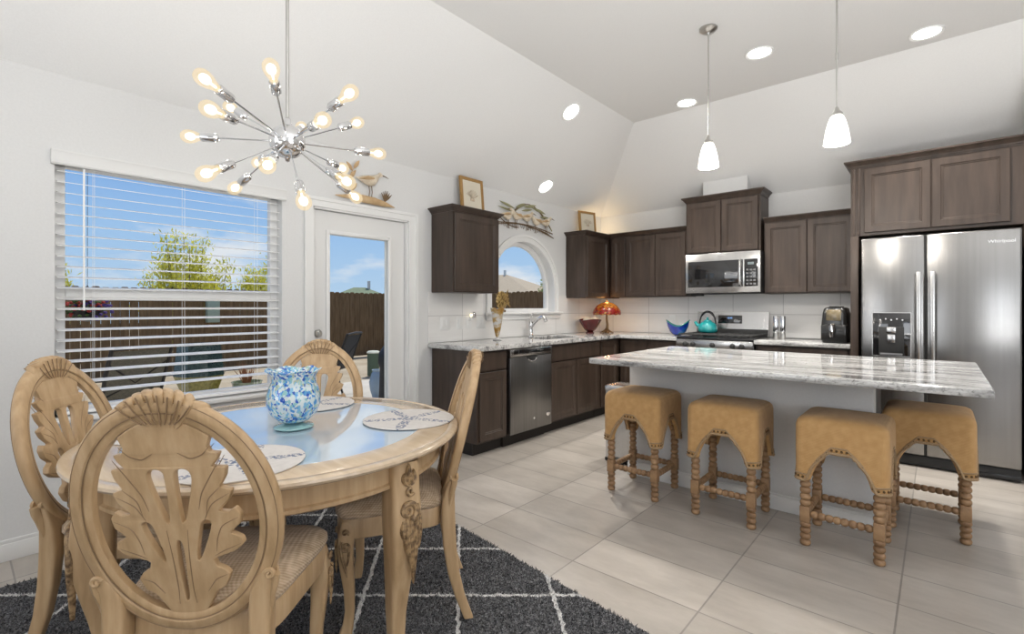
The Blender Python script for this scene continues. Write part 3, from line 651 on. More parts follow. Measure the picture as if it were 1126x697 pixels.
# ------------------------------------------------------------------ rug
RUGC = (1.52, 0.36); RUGR = radians(-7.2); RW, RL = 1.16, 1.50
def rug_mat():
    m, t, b = principled('shag_pile'); N = t.nodes; L = t.links
    tc = N.new('ShaderNodeTexCoord'); sp = N.new('ShaderNodeSeparateXYZ'); L.new(tc.outputs['Object'], sp.inputs[0])
    wob = N.new('ShaderNodeTexNoise'); wob.inputs['Scale'].default_value = 30; L.new(tc.outputs['Object'], wob.inputs['Vector'])
    def M_(op, a, c=None, v=None):
        n = N.new('ShaderNodeMath'); n.operation = op; L.new(a, n.inputs[0])
        if c is not None: L.new(c, n.inputs[1])
        if v is not None: n.inputs[1].default_value = v
        return n.outputs[0]
    def lines(ax, ay, off):
        a = M_('MULTIPLY', sp.outputs['X'], v=ax); c = M_('MULTIPLY', sp.outputs['Y'], v=ay); s_ = M_('ADD', a, c)
        s_ = M_('ADD', s_, M_('MULTIPLY', wob.outputs['Fac'], v=0.028)); s_ = M_('ADD', s_, v=off - 0.014)
        k = M_('MULTIPLY', s_, v=1 / 0.402); k = M_('FRACT', M_('ADD', k, v=20.5)); k = M_('ABSOLUTE', M_('SUBTRACT', k, v=0.5))
        return M_('LESS_THAN', k, v=0.020)
    th1, th2 = radians(131) - RUGR, radians(47) - RUGR
    def off(th_w, val):   # line value in world -> offset in rug coordinates
        return -(val - (cos(th_w) * RUGC[0] + sin(th_w) * RUGC[1]))
    l1 = lines(cos(th1), sin(th1), off(radians(131), -0.159)); l2 = lines(cos(th2), sin(th2), off(radians(47), 1.93))
    mk = M_('MAXIMUM', l1, l2)
    wn = N.new('ShaderNodeTexNoise'); wn.inputs['Scale'].default_value = 160; wn.inputs['Detail'].default_value = 3; L.new(tc.outputs['Object'], wn.inputs['Vector'])
    cr = N.new('ShaderNodeValToRGB'); cr.color_ramp.elements[0].position = 0.35; cr.color_ramp.elements[1].position = 0.72
    cr.color_ramp.elements[0].color = (0.022, 0.022, 0.024, 1); cr.color_ramp.elements[1].color = (0.26, 0.26, 0.27, 1); L.new(wn.outputs['Fac'], cr.inputs[0])
    mx = N.new('ShaderNodeMix'); mx.data_type = 'RGBA'; L.new(mk, mx.inputs[0]); L.new(cr.outputs[0], mx.inputs[6]); mx.inputs[7].default_value = (0.66, 0.65, 0.64, 1)
    L.new(mx.outputs[2], b.inputs['Base Color']); b.inputs['Roughness'].default_value = 0.95; b.inputs['Specular IOR Level'].default_value = 0.1
    return m
RUGM = rug_mat()
rug = thing('shag_rug', (RUGC[0], RUGC[1], 0), RUGR, 'dark grey shag rug with white diamond lines under the dining table', 'rug')
MB().box((-RW, -RL, 0.001), (RW, RL, 0.008), 0.003).build('backing', RUGM, rug)
rnd = random.Random(3); V = []; F = []
NT = 105000
for k in range(NT):
    x = rnd.uniform(-RW, RW) ; y = -RL + (2 * RL) * rnd.random() ** 0.72
    a = rnd.uniform(0, 2 * pi); h = rnd.uniform(0.007, 0.0142); w = rnd.uniform(0.003, 0.005); lx = rnd.uniform(-.012, .012); ly = rnd.uniform(-.012, .012)
    i = len(V); V += [(x - w * cos(a), y - w * sin(a), 0.006), (x + w * cos(a), y + w * sin(a), 0.006), (x + lx, y + ly, 0.006 + h)]; F.append((i, i + 1, i + 2))
pm = bpy.data.meshes.new('pile'); pm.from_pydata(V, [], F); pm.materials.append(RUGM)
po = bpy.data.objects.new('pile', pm); COL.objects.link(po); po.parent = rug; po['kind'] = 'stuff'
RZ = 0.0205   # height at which furniture feet rest in the pile

# ------------------------------------------------------------------ dining chairs
HW, HH, ZCN, RK, YBK, ZT = 0.238, 0.307, 0.711, 0.248, -0.158, 1.042
def bk(x, z, t): return (x, YBK - RK * (z - 0.45) + 0.25 * x * x + t, z)
def spiral(c, r0, turns, plane, n=26, s0=0.25, ph=0.0, sg=1):
    out = []
    for k in range(n):
        u = k / (n - 1); a = ph + sg * 2 * pi * turns * u; r = r0 * (s0 + (1 - s0) * u)
        out.append(plane(c[0] + r * cos(a), c[1] + r * sin(a)))
    return out
def make_chair():
    t = thing('dining_chair', (0, 0, 0), 0, None, 'chair', 'oval-back dining chairs')
    # oval ring
    sec = [(.027, -.003), (.024, -.012), (.016, -.018), (-.004, -.019), (-.008, -.014), (-.018, -.014), (-.026, -.009), (-.026, .009), (-.018, .014), (-.008, .014), (-.004, .019), (.016, .018), (.024, .012), (.027, .003)]
    rw, rh = HW - 0.027, HH - 0.027; rings = []
    for k in range(72):
        a = 2 * pi * k / 72; cx, cz = rw * cos(a), rh * sin(a); nx, nz = cos(a) / rw, sin(a) / rh; l = math.hypot(nx, nz)
        rings.append([bk(cx + nx / l * n_, ZCN + cz + nz / l * n_, d) for n_, d in sec])
    MB().loft(rings, closed=True).build('back_frame', OAK, t, smooth=50)
    # pierced leaf splat
    px = [(56, 66), (88, 80), (119, 98), (108, 122), (113, 136), (137, 139), (128, 156), (112, 171), (150, 173), (145, 196), (127, 221), (158, 230), (146, 256), (116, 281), (142, 285), (160, 275), (174, 292), (168, 318), (140, 338), (168, 352), (174, 368), (152, 386), (86, 404), (92, 424), (112, 432), (126, 448), (112, 478), (84, 492), (66, 520), (46, 548)]
    def mp(h, y): return (h * 0.000835, (302 - y) * 0.001045)
    right = [mp(*p) for p in px]; outl = right + [(-x, z) for x, z in right[::-1]]
    outl = [p for a, c in zip(outl, outl[1:] + outl[:1]) for p in ((a[0] * .88 + c[0] * .12, a[1] * .88 + c[1] * .12), (a[0] * .12 + c[0] * .88, a[1] * .12 + c[1] * .88))]
    def hole(pts): return smooth_loop([mp(*p) for p in pts], 2)
    hs = []
    for sg in (1, -1):
        hs.append(hole([(sg * h, y) for h, y in ((14, 306), (12, 190), (20, 176), (44, 174), (58, 186), (56, 212), (34, 280), (24, 308))]))
        hs.append(hole([(sg * h, y) for h, y in ((40, 404), (62, 318), (74, 302), (92, 304), (92, 322), (52, 406))]))
    hs.append(hole([(-9, 352), (9, 352), (9, 420), (5, 512), (-5, 512), (-9, 420)]))
    spm = cut_mesh([outl] + hs, 0.010, 0.003)
    sp = MB().add(spm, f=lambda x, z, d: bk(x, ZCN + z, d)).build('splat', OAK, t, smooth=30)
    vn = MB()
    veins = [[(118, 120), (95, 142), (62, 152), (32, 136)], [(140, 150), (110, 190), (78, 235), (66, 275)], [(150, 238), (100, 262), (78, 300)], [(166, 300), (120, 318), (104, 352), (98, 385)], [(166, 368), (118, 384), (92, 396)], [(118, 448), (86, 458), (60, 490)], [(28, 205 + 120), (22, 400), (20, 480), (24, 520)], [(128, 222), (92, 250), (84, 290)]]
    for v in veins:
        for sg in (1, -1):
            for dd in (-0.0096, 0.0096):
                q = [mp(sg * h, y) for h, y in v]; dense = []
                for i in range(len(q) - 1):
                    for k in range(5): u = k / 5; dense.append((q[i][0] + (q[i + 1][0] - q[i][0]) * u, q[i][1] + (q[i + 1][1] - q[i][1]) * u))
                dense.append(q[-1])
                for _ in range(2): dense = [dense[0]] + [((a[0] + 2 * b_[0] + c[0]) / 4, (a[1] + 2 * b_[1] + c[1]) / 4) for a, b_, c in zip(dense, dense[1:], dense[2:])] + [dense[-1]]
                n = len(dense); vn.tube([bk(x, ZCN + z, dd) for x, z in dense], [0.0005 + 0.0011 * sin(pi * (i + .5) / n) for i in range(n)], 5)
    vn.build('carved_veins', VEIN, sp)
    # dark line along the inside moulding of the ring
    ml = MB()
    for off, dd in ((-0.0085, -0.0160), (-0.0085, 0.0160), (0.0185, -0.0165)):
        ml.tube([bk((rw + off) * cos(2 * pi * k / 72), ZCN + (rh + off) * sin(2 * pi * k / 72), dd) for k in range(72)], 0.0013, 5, closed=True)
    ml.build('moulding_line', VEIN, t)
    # shell crest
    cr = MB()
    for k in range(9):
        u = (k - 4) / 4; x0, x1 = 0.038 * u, 0.088 * u; zt_ = ZT - 0.034 * u * u
        pts = []; rr = []
        for j in range(10):
            v = j / 9; pts.append(bk(x0 + (x1 - x0) * v ** 0.8, ZCN + HH - 0.066 + (zt_ - 0.008 - ZCN - HH + 0.066) * v, 0)); rr.append(0.0075 + 0.0068 * v if j < 9 else 0.009)
        cr.tube(pts, rr, 8, flat=2.1)
    cr.build('shell_crest', OAK, t, smooth=60)
    cg = MB()
    for k in range(8):
        u = (k - 3.5) / 4; x0, x1 = 0.038 * u, 0.088 * u; zt_ = ZT - 0.034 * u * u - 0.016
        for dd in (-0.0185, 0.0185): cg.tube([bk(x0 + (x1 - x0) * (j / 7) ** 0.8, ZCN + HH - 0.062 + (zt_ - ZCN - HH + 0.062) * j / 7, dd * (0.95 + 0.42 * j / 7)) for j in range(8)], 0.0017, 5)
    cg.build('crest_grooves', VEIN, t)
    # legs
    def sq(c, wx, wy, p=0.35):
        return [(c[0] + wx * math.copysign(abs(cos(a)) ** p, cos(a)), c[1] + wy * math.copysign(abs(sin(a)) ** p, sin(a)), c[2]) for a in [2 * pi * (k + .5) / 16 for k in range(16)]]
    for sg in (-1, 1):
        R_ = []
        for z, x, y, wx, wy in ((0.575, 0.196, -0.186, 0.006, 0.010), (0.55, 0.186, -0.182, 0.018, 0.015), (0.51, 0.174, -0.172, 0.026, 0.019), (0.47, 0.170, -0.165, 0.027, 0.024), (0.42, 0.170, -0.163, 0.026, 0.027), (0.36, 0.171, -0.165, 0.024, 0.027), (0.28, 0.174, -0.170, 0.021, 0.026), (0.18, 0.178, -0.184, 0.019, 0.023), (0.09, 0.182, -0.208, 0.017, 0.020), (0.0, 0.186, -0.242, 0.0155, 0.018)):
            R_.append(sq((sg * x, y, z), wx, wy))
        leg = MB().loft(R_).build('leg', OAK, t, smooth=50)
        sc = MB()
        for yy in (-0.196, -0.172): sc.tube(spiral((sg * 0.199, 0.556), 0.013, 1.2, lambda x, z: (x, yy, z), 20, 0.15, pi / 2, sg), 0.006, 7)
        sc.tube([(sg * 0.211, -0.186, 0.553), (sg * 0.207, -0.184, 0.53), (sg * 0.199, -0.178, 0.50), (sg * 0.194, -0.172, 0.465), (sg * 0.190, -0.168, 0.43)], [0.010, 0.010, 0.009, 0.007, 0.003], 8, flat=1.4)
        sc.build('scroll', OAK, leg)
        R_ = []
        for z, x, y, w in ((0.428, 0.200, 0.205, 0.026), (0.38, 0.205, 0.212, 0.031), (0.33, 0.208, 0.217, 0.030), (0.26, 0.205, 0.213, 0.025), (0.17, 0.199, 0.204, 0.020), (0.09, 0.197, 0.202, 0.0175), (0.035, 0.202, 0.209, 0.020), (0.015, 0.206, 0.215, 0.024), (0.0, 0.206, 0.215, 0.021)):
            R_.append(sq((sg * x, y, z), w, w, 0.45))
        leg = MB().loft(R_).build('leg', OAK, t, smooth=50)
        kc = MB()
        for pl in (lambda u_, z: (sg * (0.205 + u_), 0.249, z), lambda u_, z: (sg * 0.2415, 0.212 + u_, z)):
            kc.tube(spiral((0.0, 0.345), 0.021, 1.4, pl, 26, 0.15, -pi / 2), 0.0048, 6)
            kc.tube(spiral((0.002, 0.395), 0.013, 1.1, pl, 20, 0.2, pi), 0.004, 6)
            kc.tube([pl(0.018, 0.335), pl(0.012, 0.30), pl(0.002, 0.265), pl(-0.004, 0.235)], [0.005, 0.006, 0.005, 0.002], 6)
            kc.tube([pl(-0.012, 0.33), pl(-0.010, 0.30), pl(-0.004, 0.275)], [0.004, 0.005, 0.002], 6)
        kc.build('knee_carving', OAKD, leg)
    # seat
    def trap(z, ins, p=0.28, n=56):
        out = []
        for k in range(n):
            a = 2 * pi * (k + .5) / n; cx = math.copysign(abs(cos(a)) ** p, cos(a)); sy = math.copysign(abs(sin(a)) ** p, sin(a))
            v = (sy + 1) / 2; hw = 0.190 + 0.055 * v; yy = -0.150 + 0.400 * v + (0.018 * (1 - cx * cx) if sy > 0 else 0)
            yc = 0.05; out.append((cx * (hw - ins), yc + (yy - yc) * (1 - ins / 0.2), z))
        return out
    MB().loft([trap(0.362, 0.012), trap(0.366, 0.006), trap(0.428, 0.006), trap(0.436, 0.010)]).build('seat_rail', OAK, t, smooth=50)
    MB().loft([trap(0.4365, 0.008), trap(0.450, 0.000), trap(0.468, 0.001), trap(0.484, 0.012, 0.32), trap(0.496, 0.035, 0.38), trap(0.503, 0.075, 0.45), trap(0.507, 0.14, 0.6)]).build('seat_cushion', SEATF, t, smooth=60)
    return t
chair = make_chair()
for i, (x, y, a, lab) in enumerate(((1.899, 0.513, 136.8, 'carved oval-back dining chair nearest the camera with its back towards it'),
                               (1.13, 0.468, 49, 'carved oval-back dining chair in front of the left part of the window'),
                               (1.03, 1.21, 324, 'carved oval-back dining chair across the table in front of the patio door'),
                               (1.740, 1.264, 233, 'carved oval-back dining chair seen edge-on at the right of the table'))):
    o = chair if i == 0 else copy_tree(chair)
    o.location = (x, y, RZ); o.rotation_euler.z = radians(a - 90); o['label'] = lab

# ------------------------------------------------------------------ dining table
TX, TY = 1.48, 0.885
tb = thing('dining_table', (TX, TY, RZ), 0, 'round limed oak dining table with glass centre and carved cabriole legs', 'table')
zt = 0.76 - RZ
MB().lathe([(0.53, zt - 0.034), (0.625, zt - 0.034), (0.645, zt - 0.030), (0.655, zt - 0.022), (0.668, zt - 0.020), (0.674, zt - 0.012), (0.672, zt - 0.004), (0.664, zt), (0.640, zt), (0.636, zt - 0.0025), (0.632, zt), (0.526, zt), (0.522, zt - 0.004), (0.522, zt - 0.030)], 96, caps=False).build('top_frame', OAKTOP, tb, smooth=40)
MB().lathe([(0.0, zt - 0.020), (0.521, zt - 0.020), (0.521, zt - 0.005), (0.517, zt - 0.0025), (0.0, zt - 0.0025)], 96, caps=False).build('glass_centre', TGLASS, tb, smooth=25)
MB().lathe([(0.560, zt - 0.035), (0.592, zt - 0.035), (0.592, zt - 0.100), (0.600, zt - 0.105), (0.600, zt - 0.116), (0.592, zt - 0.122), (0.560, zt - 0.122)], 96, caps=False).loft([[(0.55 * cos(a), 0.55 * sin(a), zt - 0.0345) for a in [2 * pi * k / 64 for k in range(64)]], [(0.55 * cos(a), 0.55 * sin(a), zt - 0.0215) for a in [2 * pi * k / 64 for k in range(64)]]]).build('apron', OAK, tb, smooth=40)
for deg in (12, 94, 192, 274):
    a0 = radians(deg); M0 = Matrix.Rotation(a0, 4, 'Z') @ Matrix.Translation((0.58, 0, 0)) @ Matrix.Rotation(radians(-20), 4, 'Z') @ Matrix.Translation((-0.58, 0, 0))
    R_ = []
    for z, r, w in ((zt - 0.036, 0.590, 0.050), (0.60, 0.594, 0.052), (0.53, 0.600, 0.054), (0.45, 0.599, 0.051), (0.37, 0.588, 0.044), (0.28, 0.573, 0.036), (0.18, 0.560, 0.029), (0.09, 0.560, 0.025), (0.04, 0.570, 0.028), (0.018, 0.578, 0.034), (0.0, 0.578, 0.030)):
        R_.append([(r + w * math.copysign(abs(cos(q)) ** 0.35, cos(q)), w * math.copysign(abs(sin(q)) ** 0.35, sin(q)), z) for q in [2 * pi * (j + .5) / 20 for j in range(20)]])
    leg = MB().loft(R_, M=M0).build('leg', OAK, tb, smooth=50)
    cv = MB()
    def P_(s_, z):   # s_ across the outer face
        r = 0.580 + 0.046 + 0.006 * sin(pi * min(max((z - 0.36) / 0.3, 0), 1)); return (r + 0.004 - 4.0 * s_ * s_, s_, z)
    # volute with a trailing leaf plume, and a small leaf above; repeated smaller on both flanks
    def lobe(P, pts, w, th=0.008):
        n = 9; q = []
        for k in range(n):
            u = k / (n - 1); a, b_, c = pts; q.append(((1 - u) ** 2 * a[0] + 2 * u * (1 - u) * b_[0] + u * u * c[0], (1 - u) ** 2 * a[1] + 2 * u * (1 - u) * b_[1] + u * u * c[1]))
        R_ = []
        for k in range(n):
            u = k / (n - 1); a = q[max(k - 1, 0)]; c = q[min(k + 1, n - 1)]; dx, dz = c[0] - a[0], c[1] - a[1]; l = math.hypot(dx, dz) or 1; nx, nz = -dz / l, dx / l
            ww = w * (0.25 + 0.95 * sin(pi * min(1, u * 0.85 + 0.12))) * (1 if k < n - 1 else 0.15); hh = th * (0.5 + sin(pi * (0.1 + 0.8 * u)))
            R_.append([P(q[k][0] + nx * ww * cos(g), q[k][1] + nz * ww * cos(g), hh * (sin(g) if abs(cos(g)) > 0.25 else sin(g) * 0.55)) for g in [2 * pi * m_ / 12 for m_ in range(12)]])
        cv.loft(R_)
    def ornament(P, k):
        cv.tube([P(x, z, 0.002) for x, z in spiral((-0.004 * k, 0.548), 0.027 * k, 1.45, lambda x, z: (x, z), 34, 0.10, pi * 0.55, -1)], [(0.003 + 0.0055 * m_ / 33) * k for m_ in range(34)], 8)
        for pts in (((-0.016, 0.525), (-0.022, 0.49), (-0.004, 0.465)), ((-0.006, 0.530), (-0.012, 0.46), (0.004, 0.425)), ((0.008, 0.535), (0.000, 0.45), (0.010, 0.385)), ((0.020, 0.540), (0.020, 0.46), (0.014, 0.350)), ((0.024, 0.56), (0.036, 0.50), (0.030, 0.44))):
            lobe(P, [(x * k, 0.548 + (z - 0.548) * k) for x, z in pts], 0.0085 * k)
        cv.tube([P(x, z, 0.001) for x, z in spiral((0.004 * k, 0.612), 0.013 * k, 1.1, lambda x, z: (x, z), 22, 0.15, -pi * 0.4, 1)], 0.0045 * k, 7)
        for pts in (((0.0, 0.632), (-0.016, 0.650), (-0.010, 0.672)), ((0.002, 0.635), (0.0, 0.665), (0.002, 0.700)), ((0.006, 0.632), (0.020, 0.645), (0.016, 0.680))):
            lobe(P, [(x * k, z) for x, z in pts], 0.008 * k)
    def P_(s_, z, d=0.0):
        r = 0.592 + 0.053 + 0.007 * sin(pi * min(max((z - 0.36) / 0.3, 0), 1)); return (r + 0.001 + d - 3.0 * s_ * s_, s_, z)
    ornament(P_, 1.25)
    MBm = cv; me = MBm.mesh('leaf_carving', OAKD, 60); me.transform(M0)
    o = bpy.data.objects.new('leaf_carving', me); COL.objects.link(o); o.parent = leg

# placemats
def mat_mat():
    m, t, b = principled('placemat_cloth'); N = t.nodes; L = t.links
    tc = N.new('ShaderNodeTexCoord'); sp = N.new('ShaderNodeSeparateXYZ'); L.new(tc.outputs['Object'], sp.inputs[0])
    def M_(op, a, c=None, v=None, v0=None):
        n = N.new('ShaderNodeMath'); n.operation = op
        if v0 is not None: n.inputs[0].default_value = v0
        else: L.new(a, n.inputs[0])
        if c is not None: L.new(c, n.inputs[1])
        if v is not None: n.inputs[1].default_value = v
        return n.outputs[0]
    th = M_('ARCTAN2', sp.outputs['Y'], sp.outputs['X'])
    r = M_('SQRT', M_('ADD', M_('MULTIPLY', sp.outputs['X'], sp.outputs['X']), M_('MULTIPLY', sp.outputs['Y'], sp.outputs['Y'])))
    c5 = M_('COSINE', M_('MULTIPLY', th, v=5)); pk = M_('POWER', M_('MULTIPLY', M_('ADD', c5, v=1), v=0.5), v=3.0)
    R_ = M_('ADD', M_('MULTIPLY', pk, v=0.155), v=0.036); inside = M_('LESS_THAN', r, R_)
    vo = N.new('ShaderNodeTexVoronoi'); vo.inputs['Scale'].default_value = 85; L.new(tc.outputs['Object'], vo.inputs['Vector'])
    dots = M_('LESS_THAN', vo.outputs['Distance'], v=0.5)
    star = M_('MULTIPLY', inside, dots)
    ns = N.new('ShaderNodeTexNoise'); ns.inputs['Scale'].default_value = 45; L.new(tc.outputs['Object'], ns.inputs['Vector'])
    cr = N.new('ShaderNodeValToRGB'); cr.color_ramp.elements[0].color = (0.55, 0.52, 0.50, 1); cr.color_ramp.elements[1].color = (0.70, 0.67, 0.64, 1); L.new(ns.outputs['Fac'], cr.inputs[0])
    mx = N.new('ShaderNodeMix'); mx.data_type = 'RGBA'; L.new(star, mx.inputs[0]); L.new(cr.outputs[0], mx.inputs[6]); mx.inputs[7].default_value = (0.13, 0.16, 0.25, 1)
    L.new(mx.outputs[2], b.inputs['Base Color']); b.inputs['Roughness'].default_value = 0.8; return m
PM = mat_mat()
me = MB().lathe([(0, 0), (0.186, 0), (0.189, 0.0015), (0.189, 0.004), (0.186, 0.0052), (0.17, 0.0045), (0, 0.0045)], 64, caps=False).mesh('placemat', PM)
for a, d, lab in ((58, 0.475, 'round cream placemat with grey starfish print at the right of the table'),
               (141, 0.47, 'round cream placemat with starfish print on the far side by the patio door'),
               (229, 0.47, 'round cream placemat with starfish print at the window side behind the nearest chair back'),
               (318, 0.45, 'round cream placemat with starfish print directly behind the nearest chair back')):
    o = bpy.data.objects.new('placemat', me); COL.objects.link(o); o.location = (TX + d * cos(radians(a)), TY + d * sin(radians(a)), 0.7605); o.rotation_euler.z = radians(a + 36)
    tag(o, lab, 'placemat', 'starfish placemats')

# speckled blue glass vase
def speck():
    m, t, b = principled('speckled_glass'); N = t.nodes; L = t.links
    tc = N.new('ShaderNodeTexCoord'); mp = N.new('ShaderNodeMapping'); mp.inputs['Scale'].default_value = (1, 1, 0.75)
    ns = N.new('ShaderNodeTexNoise'); ns.inputs['Scale'].default_value = 40
    ad = N.new('ShaderNodeMix'); ad.data_type = 'VECTOR'; ad.inputs[0].default_value = 0.02
    vo = N.new('ShaderNodeTexVoronoi'); vo.inputs['Scale'].default_value = 118
    L.new(tc.outputs['Object'], mp.inputs[0]); L.new(mp.outputs[0], ns.inputs['Vector']); L.new(mp.outputs[0], ad.inputs[4]); L.new(ns.outputs['Color'], ad.inputs[5]); L.new(ad.outputs[1], vo.inputs['Vector'])
    sp = N.new('ShaderNodeSeparateColor'); L.new(vo.outputs['Color'], sp.inputs[0])
    cr = N.new('ShaderNodeValToRGB'); cr.color_ramp.interpolation = 'CONSTANT'
    for i, (p, c) in enumerate(((0, (0.02, 0.10, 0.48)), (0.14, (0.07, 0.30, 0.68)), (0.30, (0.62, 0.74, 0.78)), (0.52, (0.22, 0.50, 0.74)), (0.66, (0.72, 0.80, 0.80)), (0.84, (0.30, 0.58, 0.60)), (0.93, (0.45, 0.55, 0.40)))):
        el = cr.color_ramp.elements[i] if i < 2 else cr.color_ramp.elements.new(p); el.position = p; el.color = (*c, 1)
    L.new(sp.outputs[0], cr.inputs[0]); L.new(cr.outputs[0], b.inputs['Base Color'])
    b.inputs['Roughness'].default_value = 0.06; b.inputs['Coat Weight'].default_value = 0.6; b.inputs['Transmission Weight'].default_value = 0.12
    return m
SPK = speck()
va = thing('glass_vase', (TX + 0.019, TY + 0.017, 0.7605), 0, 'blue and white speckled glass vase with ruffled rim in the middle of the dining table', 'vase')
def wavy(r, z, amp=0.0, n=64, k=6): return [((r + amp * cos(k * a)) * cos(a), (r + amp * cos(k * a)) * sin(a), z + amp * 1.2 * cos(k * a + 1)) for a in [2 * pi * j / n for j in range(n)]]
outr = [(0.030, 0.020, 0), (0.062, 0.032, 0), (0.088, 0.062, 0), (0.101, 0.100, 0), (0.100, 0.130, 0), (0.090, 0.165, 0), (0.080, 0.187, 0.0), (0.081, 0.203, 0.001), (0.090, 0.220, 0.0025), (0.102, 0.229, 0.004)]
inn = [(0.099, 0.231, 0.004), (0.086, 0.221, 0.0025), (0.077, 0.204, 0.001), (0.076, 0.187, 0), (0.086, 0.165, 0), (0.096, 0.130, 0), (0.097, 0.100, 0), (0.084, 0.064, 0), (0.058, 0.037, 0), (0.02, 0.030, 0)]
MB().loft([wavy(*p) for p in outr + inn]).build('bowl', SPK, va, smooth=60)
MB().lathe([(0.0, 0.0), (0.070, 0.0), (0.075, 0.005), (0.070, 0.011), (0.045, 0.016), (0.03, 0.0205), (0, 0.0205)], 48, caps=False).build('foot', mat('aqua_glass', (0.42, 0.72, 0.72), 0.06, trans=0.35, coat=0.5), va, smooth=60)

# ------------------------------------------------------------------ chandelier
HZ = 1.895
chd = thing('chandelier', (TX, TY, HZ), 0, 'chrome sputnik chandelier with bare glowing bulbs hanging over the dining table', 'chandelier')
MB().ball((0, 0, 0), (0.068, 0.068, 0.066), 32, 18).lathe([(0.0, -0.082), (0.008, -0.078), (0.010, -0.066), (0.02, -0.062)], 16).lathe([(0.020, 0.062), (0.016, 0.072), (0.012, 0.09), (0.008, 0.095)], 16).build('hub', CHROME, chd, smooth=60)
MB().lathe([(0.007, 0.09), (0.007, ZC_ - HZ - 0.02)], 12).build('rod', BRUSHED, chd)
MB().lathe([(0.009, ZC_ - HZ - 0.035), (0.05, ZC_ - HZ - 0.025), (0.062, ZC_ - HZ - 0.008), (0.062, ZC_ - HZ - 0.001)], 28).build('ceiling_canopy', BRUSHED, chd)
DIRS = [(0.479, -0.862, 0.166), (0.824, -0.501, 0.265), (0.969, 0.096, 0.228), (0.984, -0.158, -0.082), (-0.173, 0.865, 0.47), (0.062, 0.993, 0.104), (0.537, -0.84, -0.082), (-0.844, -0.217, 0.491), (-0.794, -0.603, 0.074), (0.301, -0.795, -0.526), (-0.934, -0.141, -0.329), (0.731, -0.49, -0.475), (-0.993, 0.121, 0.013), (0.686, -0.172, -0.707), (-0.74, 0.497, 0.453), (-0.492, 0.87, 0.019), (0.852, 0.139, -0.505), (-0.259, 0.9, -0.351)]
def bulb_glass():
    m = bpy.data.materials.new('lit_bulb_glass'); m.use_nodes = True; t = m.node_tree; t.nodes.clear()
    o = t.nodes.new('ShaderNodeOutputMaterial'); mx = t.nodes.new('ShaderNodeMixShader'); tr = t.nodes.new('ShaderNodeBsdfTransparent'); em = t.nodes.new('ShaderNodeEmission')
    em.inputs['Color'].default_value = (1.0, 0.80, 0.50, 1); em.inputs['Strength'].default_value = 1.0; mx.inputs[0].default_value = 0.42
    t.links.new(tr.outputs[0], mx.inputs[1]); t.links.new(em.outputs[0], mx.inputs[2]); t.links.new(mx.outputs[0], o.inputs[0]); return m
a_me = MB().lathe([(0.0036, 0.055), (0.0036, 0.305)], 8).mesh('arm', CHROME)
s_me = MB().lathe([(0.006, 0.285), (0.013, 0.290), (0.0175, 0.298), (0.0175, 0.352), (0.0165, 0.356), (0.012, 0.356)], 20).mesh('socket', CHROME)
b_me = MB().lathe([(0.0125, 0.357), (0.014, 0.362), (0.017, 0.374), (0.0235, 0.391), (0.0268, 0.408), (0.0255, 0.423), (0.019, 0.435), (0.010, 0.4405), (0, 0.442)], 20).mesh('bulb', bulb_glass(), 60)
f_me = MB().ball((0, 0, 0.405), (0.0155, 0.0155, 0.020), 14, 9).tube([(0, 0, 0.36), (0, 0, 0.39)], 0.004, 6).mesh('filament', BULB, 60)
for d in DIRS:
    R3 = Vector(d).to_track_quat('Z', 'Y').to_euler()
    for nm, me in (('arm', a_me), ('socket', s_me), ('bulb', b_me)):
        o = bpy.data.objects.new(nm, me); COL.objects.link(o); o.parent = chd; o.rotation_euler = R3
    c = bpy.data.objects.new('filament', f_me); COL.objects.link(c); c.parent = o

for k, d in enumerate(DIRS): light('bulb_glow', 'POINT', Vector(d) * 0.468, 0.68, (1, 0.95, 0.88), parent=chd, shadow_soft_size=0.02)

# ------------------------------------------------------------------ pendants over the island
def make_pendant():
    t = thing('pendant_light', (0, 0, 0), 0, None, 'pendant light', 'pendant lights over the island')
    MB().lathe([(0.060, ZC_ - 0.001), (0.060, ZC_ - 0.012), (0.045, ZC_ - 0.026), (0.012, ZC_ - 0.034), (0.008, ZC_ - 0.045)], 28).build('ceiling_canopy', BRUSHED, t)
    MB().lathe([(0.005, 2.435), (0.005, ZC_ - 0.04)], 10).lathe([(0.0072, 2.72), (0.0072, 2.76)], 10).build('rod', BRUSHED, t)
    MB().lathe([(0.006, 2.44), (0.012, 2.43), (0.016, 2.415), (0.030, 2.398), (0.033, 2.386), (0.030, 2.384)], 24).build('socket_cap', BRUSHED, t)
    MB().lathe([(0.026, 2.388), (0.036, 2.375), (0.047, 2.345), (0.058, 2.30), (0.066, 2.25), (0.070, 2.216), (0.067, 2.216), (0.063, 2.25), (0.055, 2.30), (0.044, 2.345), (0.032, 2.372)], 36, caps=False).build('glass_shade', SHADE, t, smooth=60)
    MB().ball((0, 0, 2.29), (0.024, 0.024, 0.032), 16, 10).build('bulb', BULB, t)
    return t
pd = make_pendant()
for i, (x, y, lab) in enumerate(((2.215, 3.498, 'white glass pendant light over the left half of the island, its canopy in view'), (2.972, 3.498, 'white glass pendant light over the right half of the island'))):
    o = pd if i == 0 else copy_tree(pd)
    o.location = (x, y, 0); o['label'] = lab
    light('pendant_glow', 'POINT', (0, 0, 2.205), 13, (1, 0.93, 0.84), parent=o, shadow_soft_size=0.05)

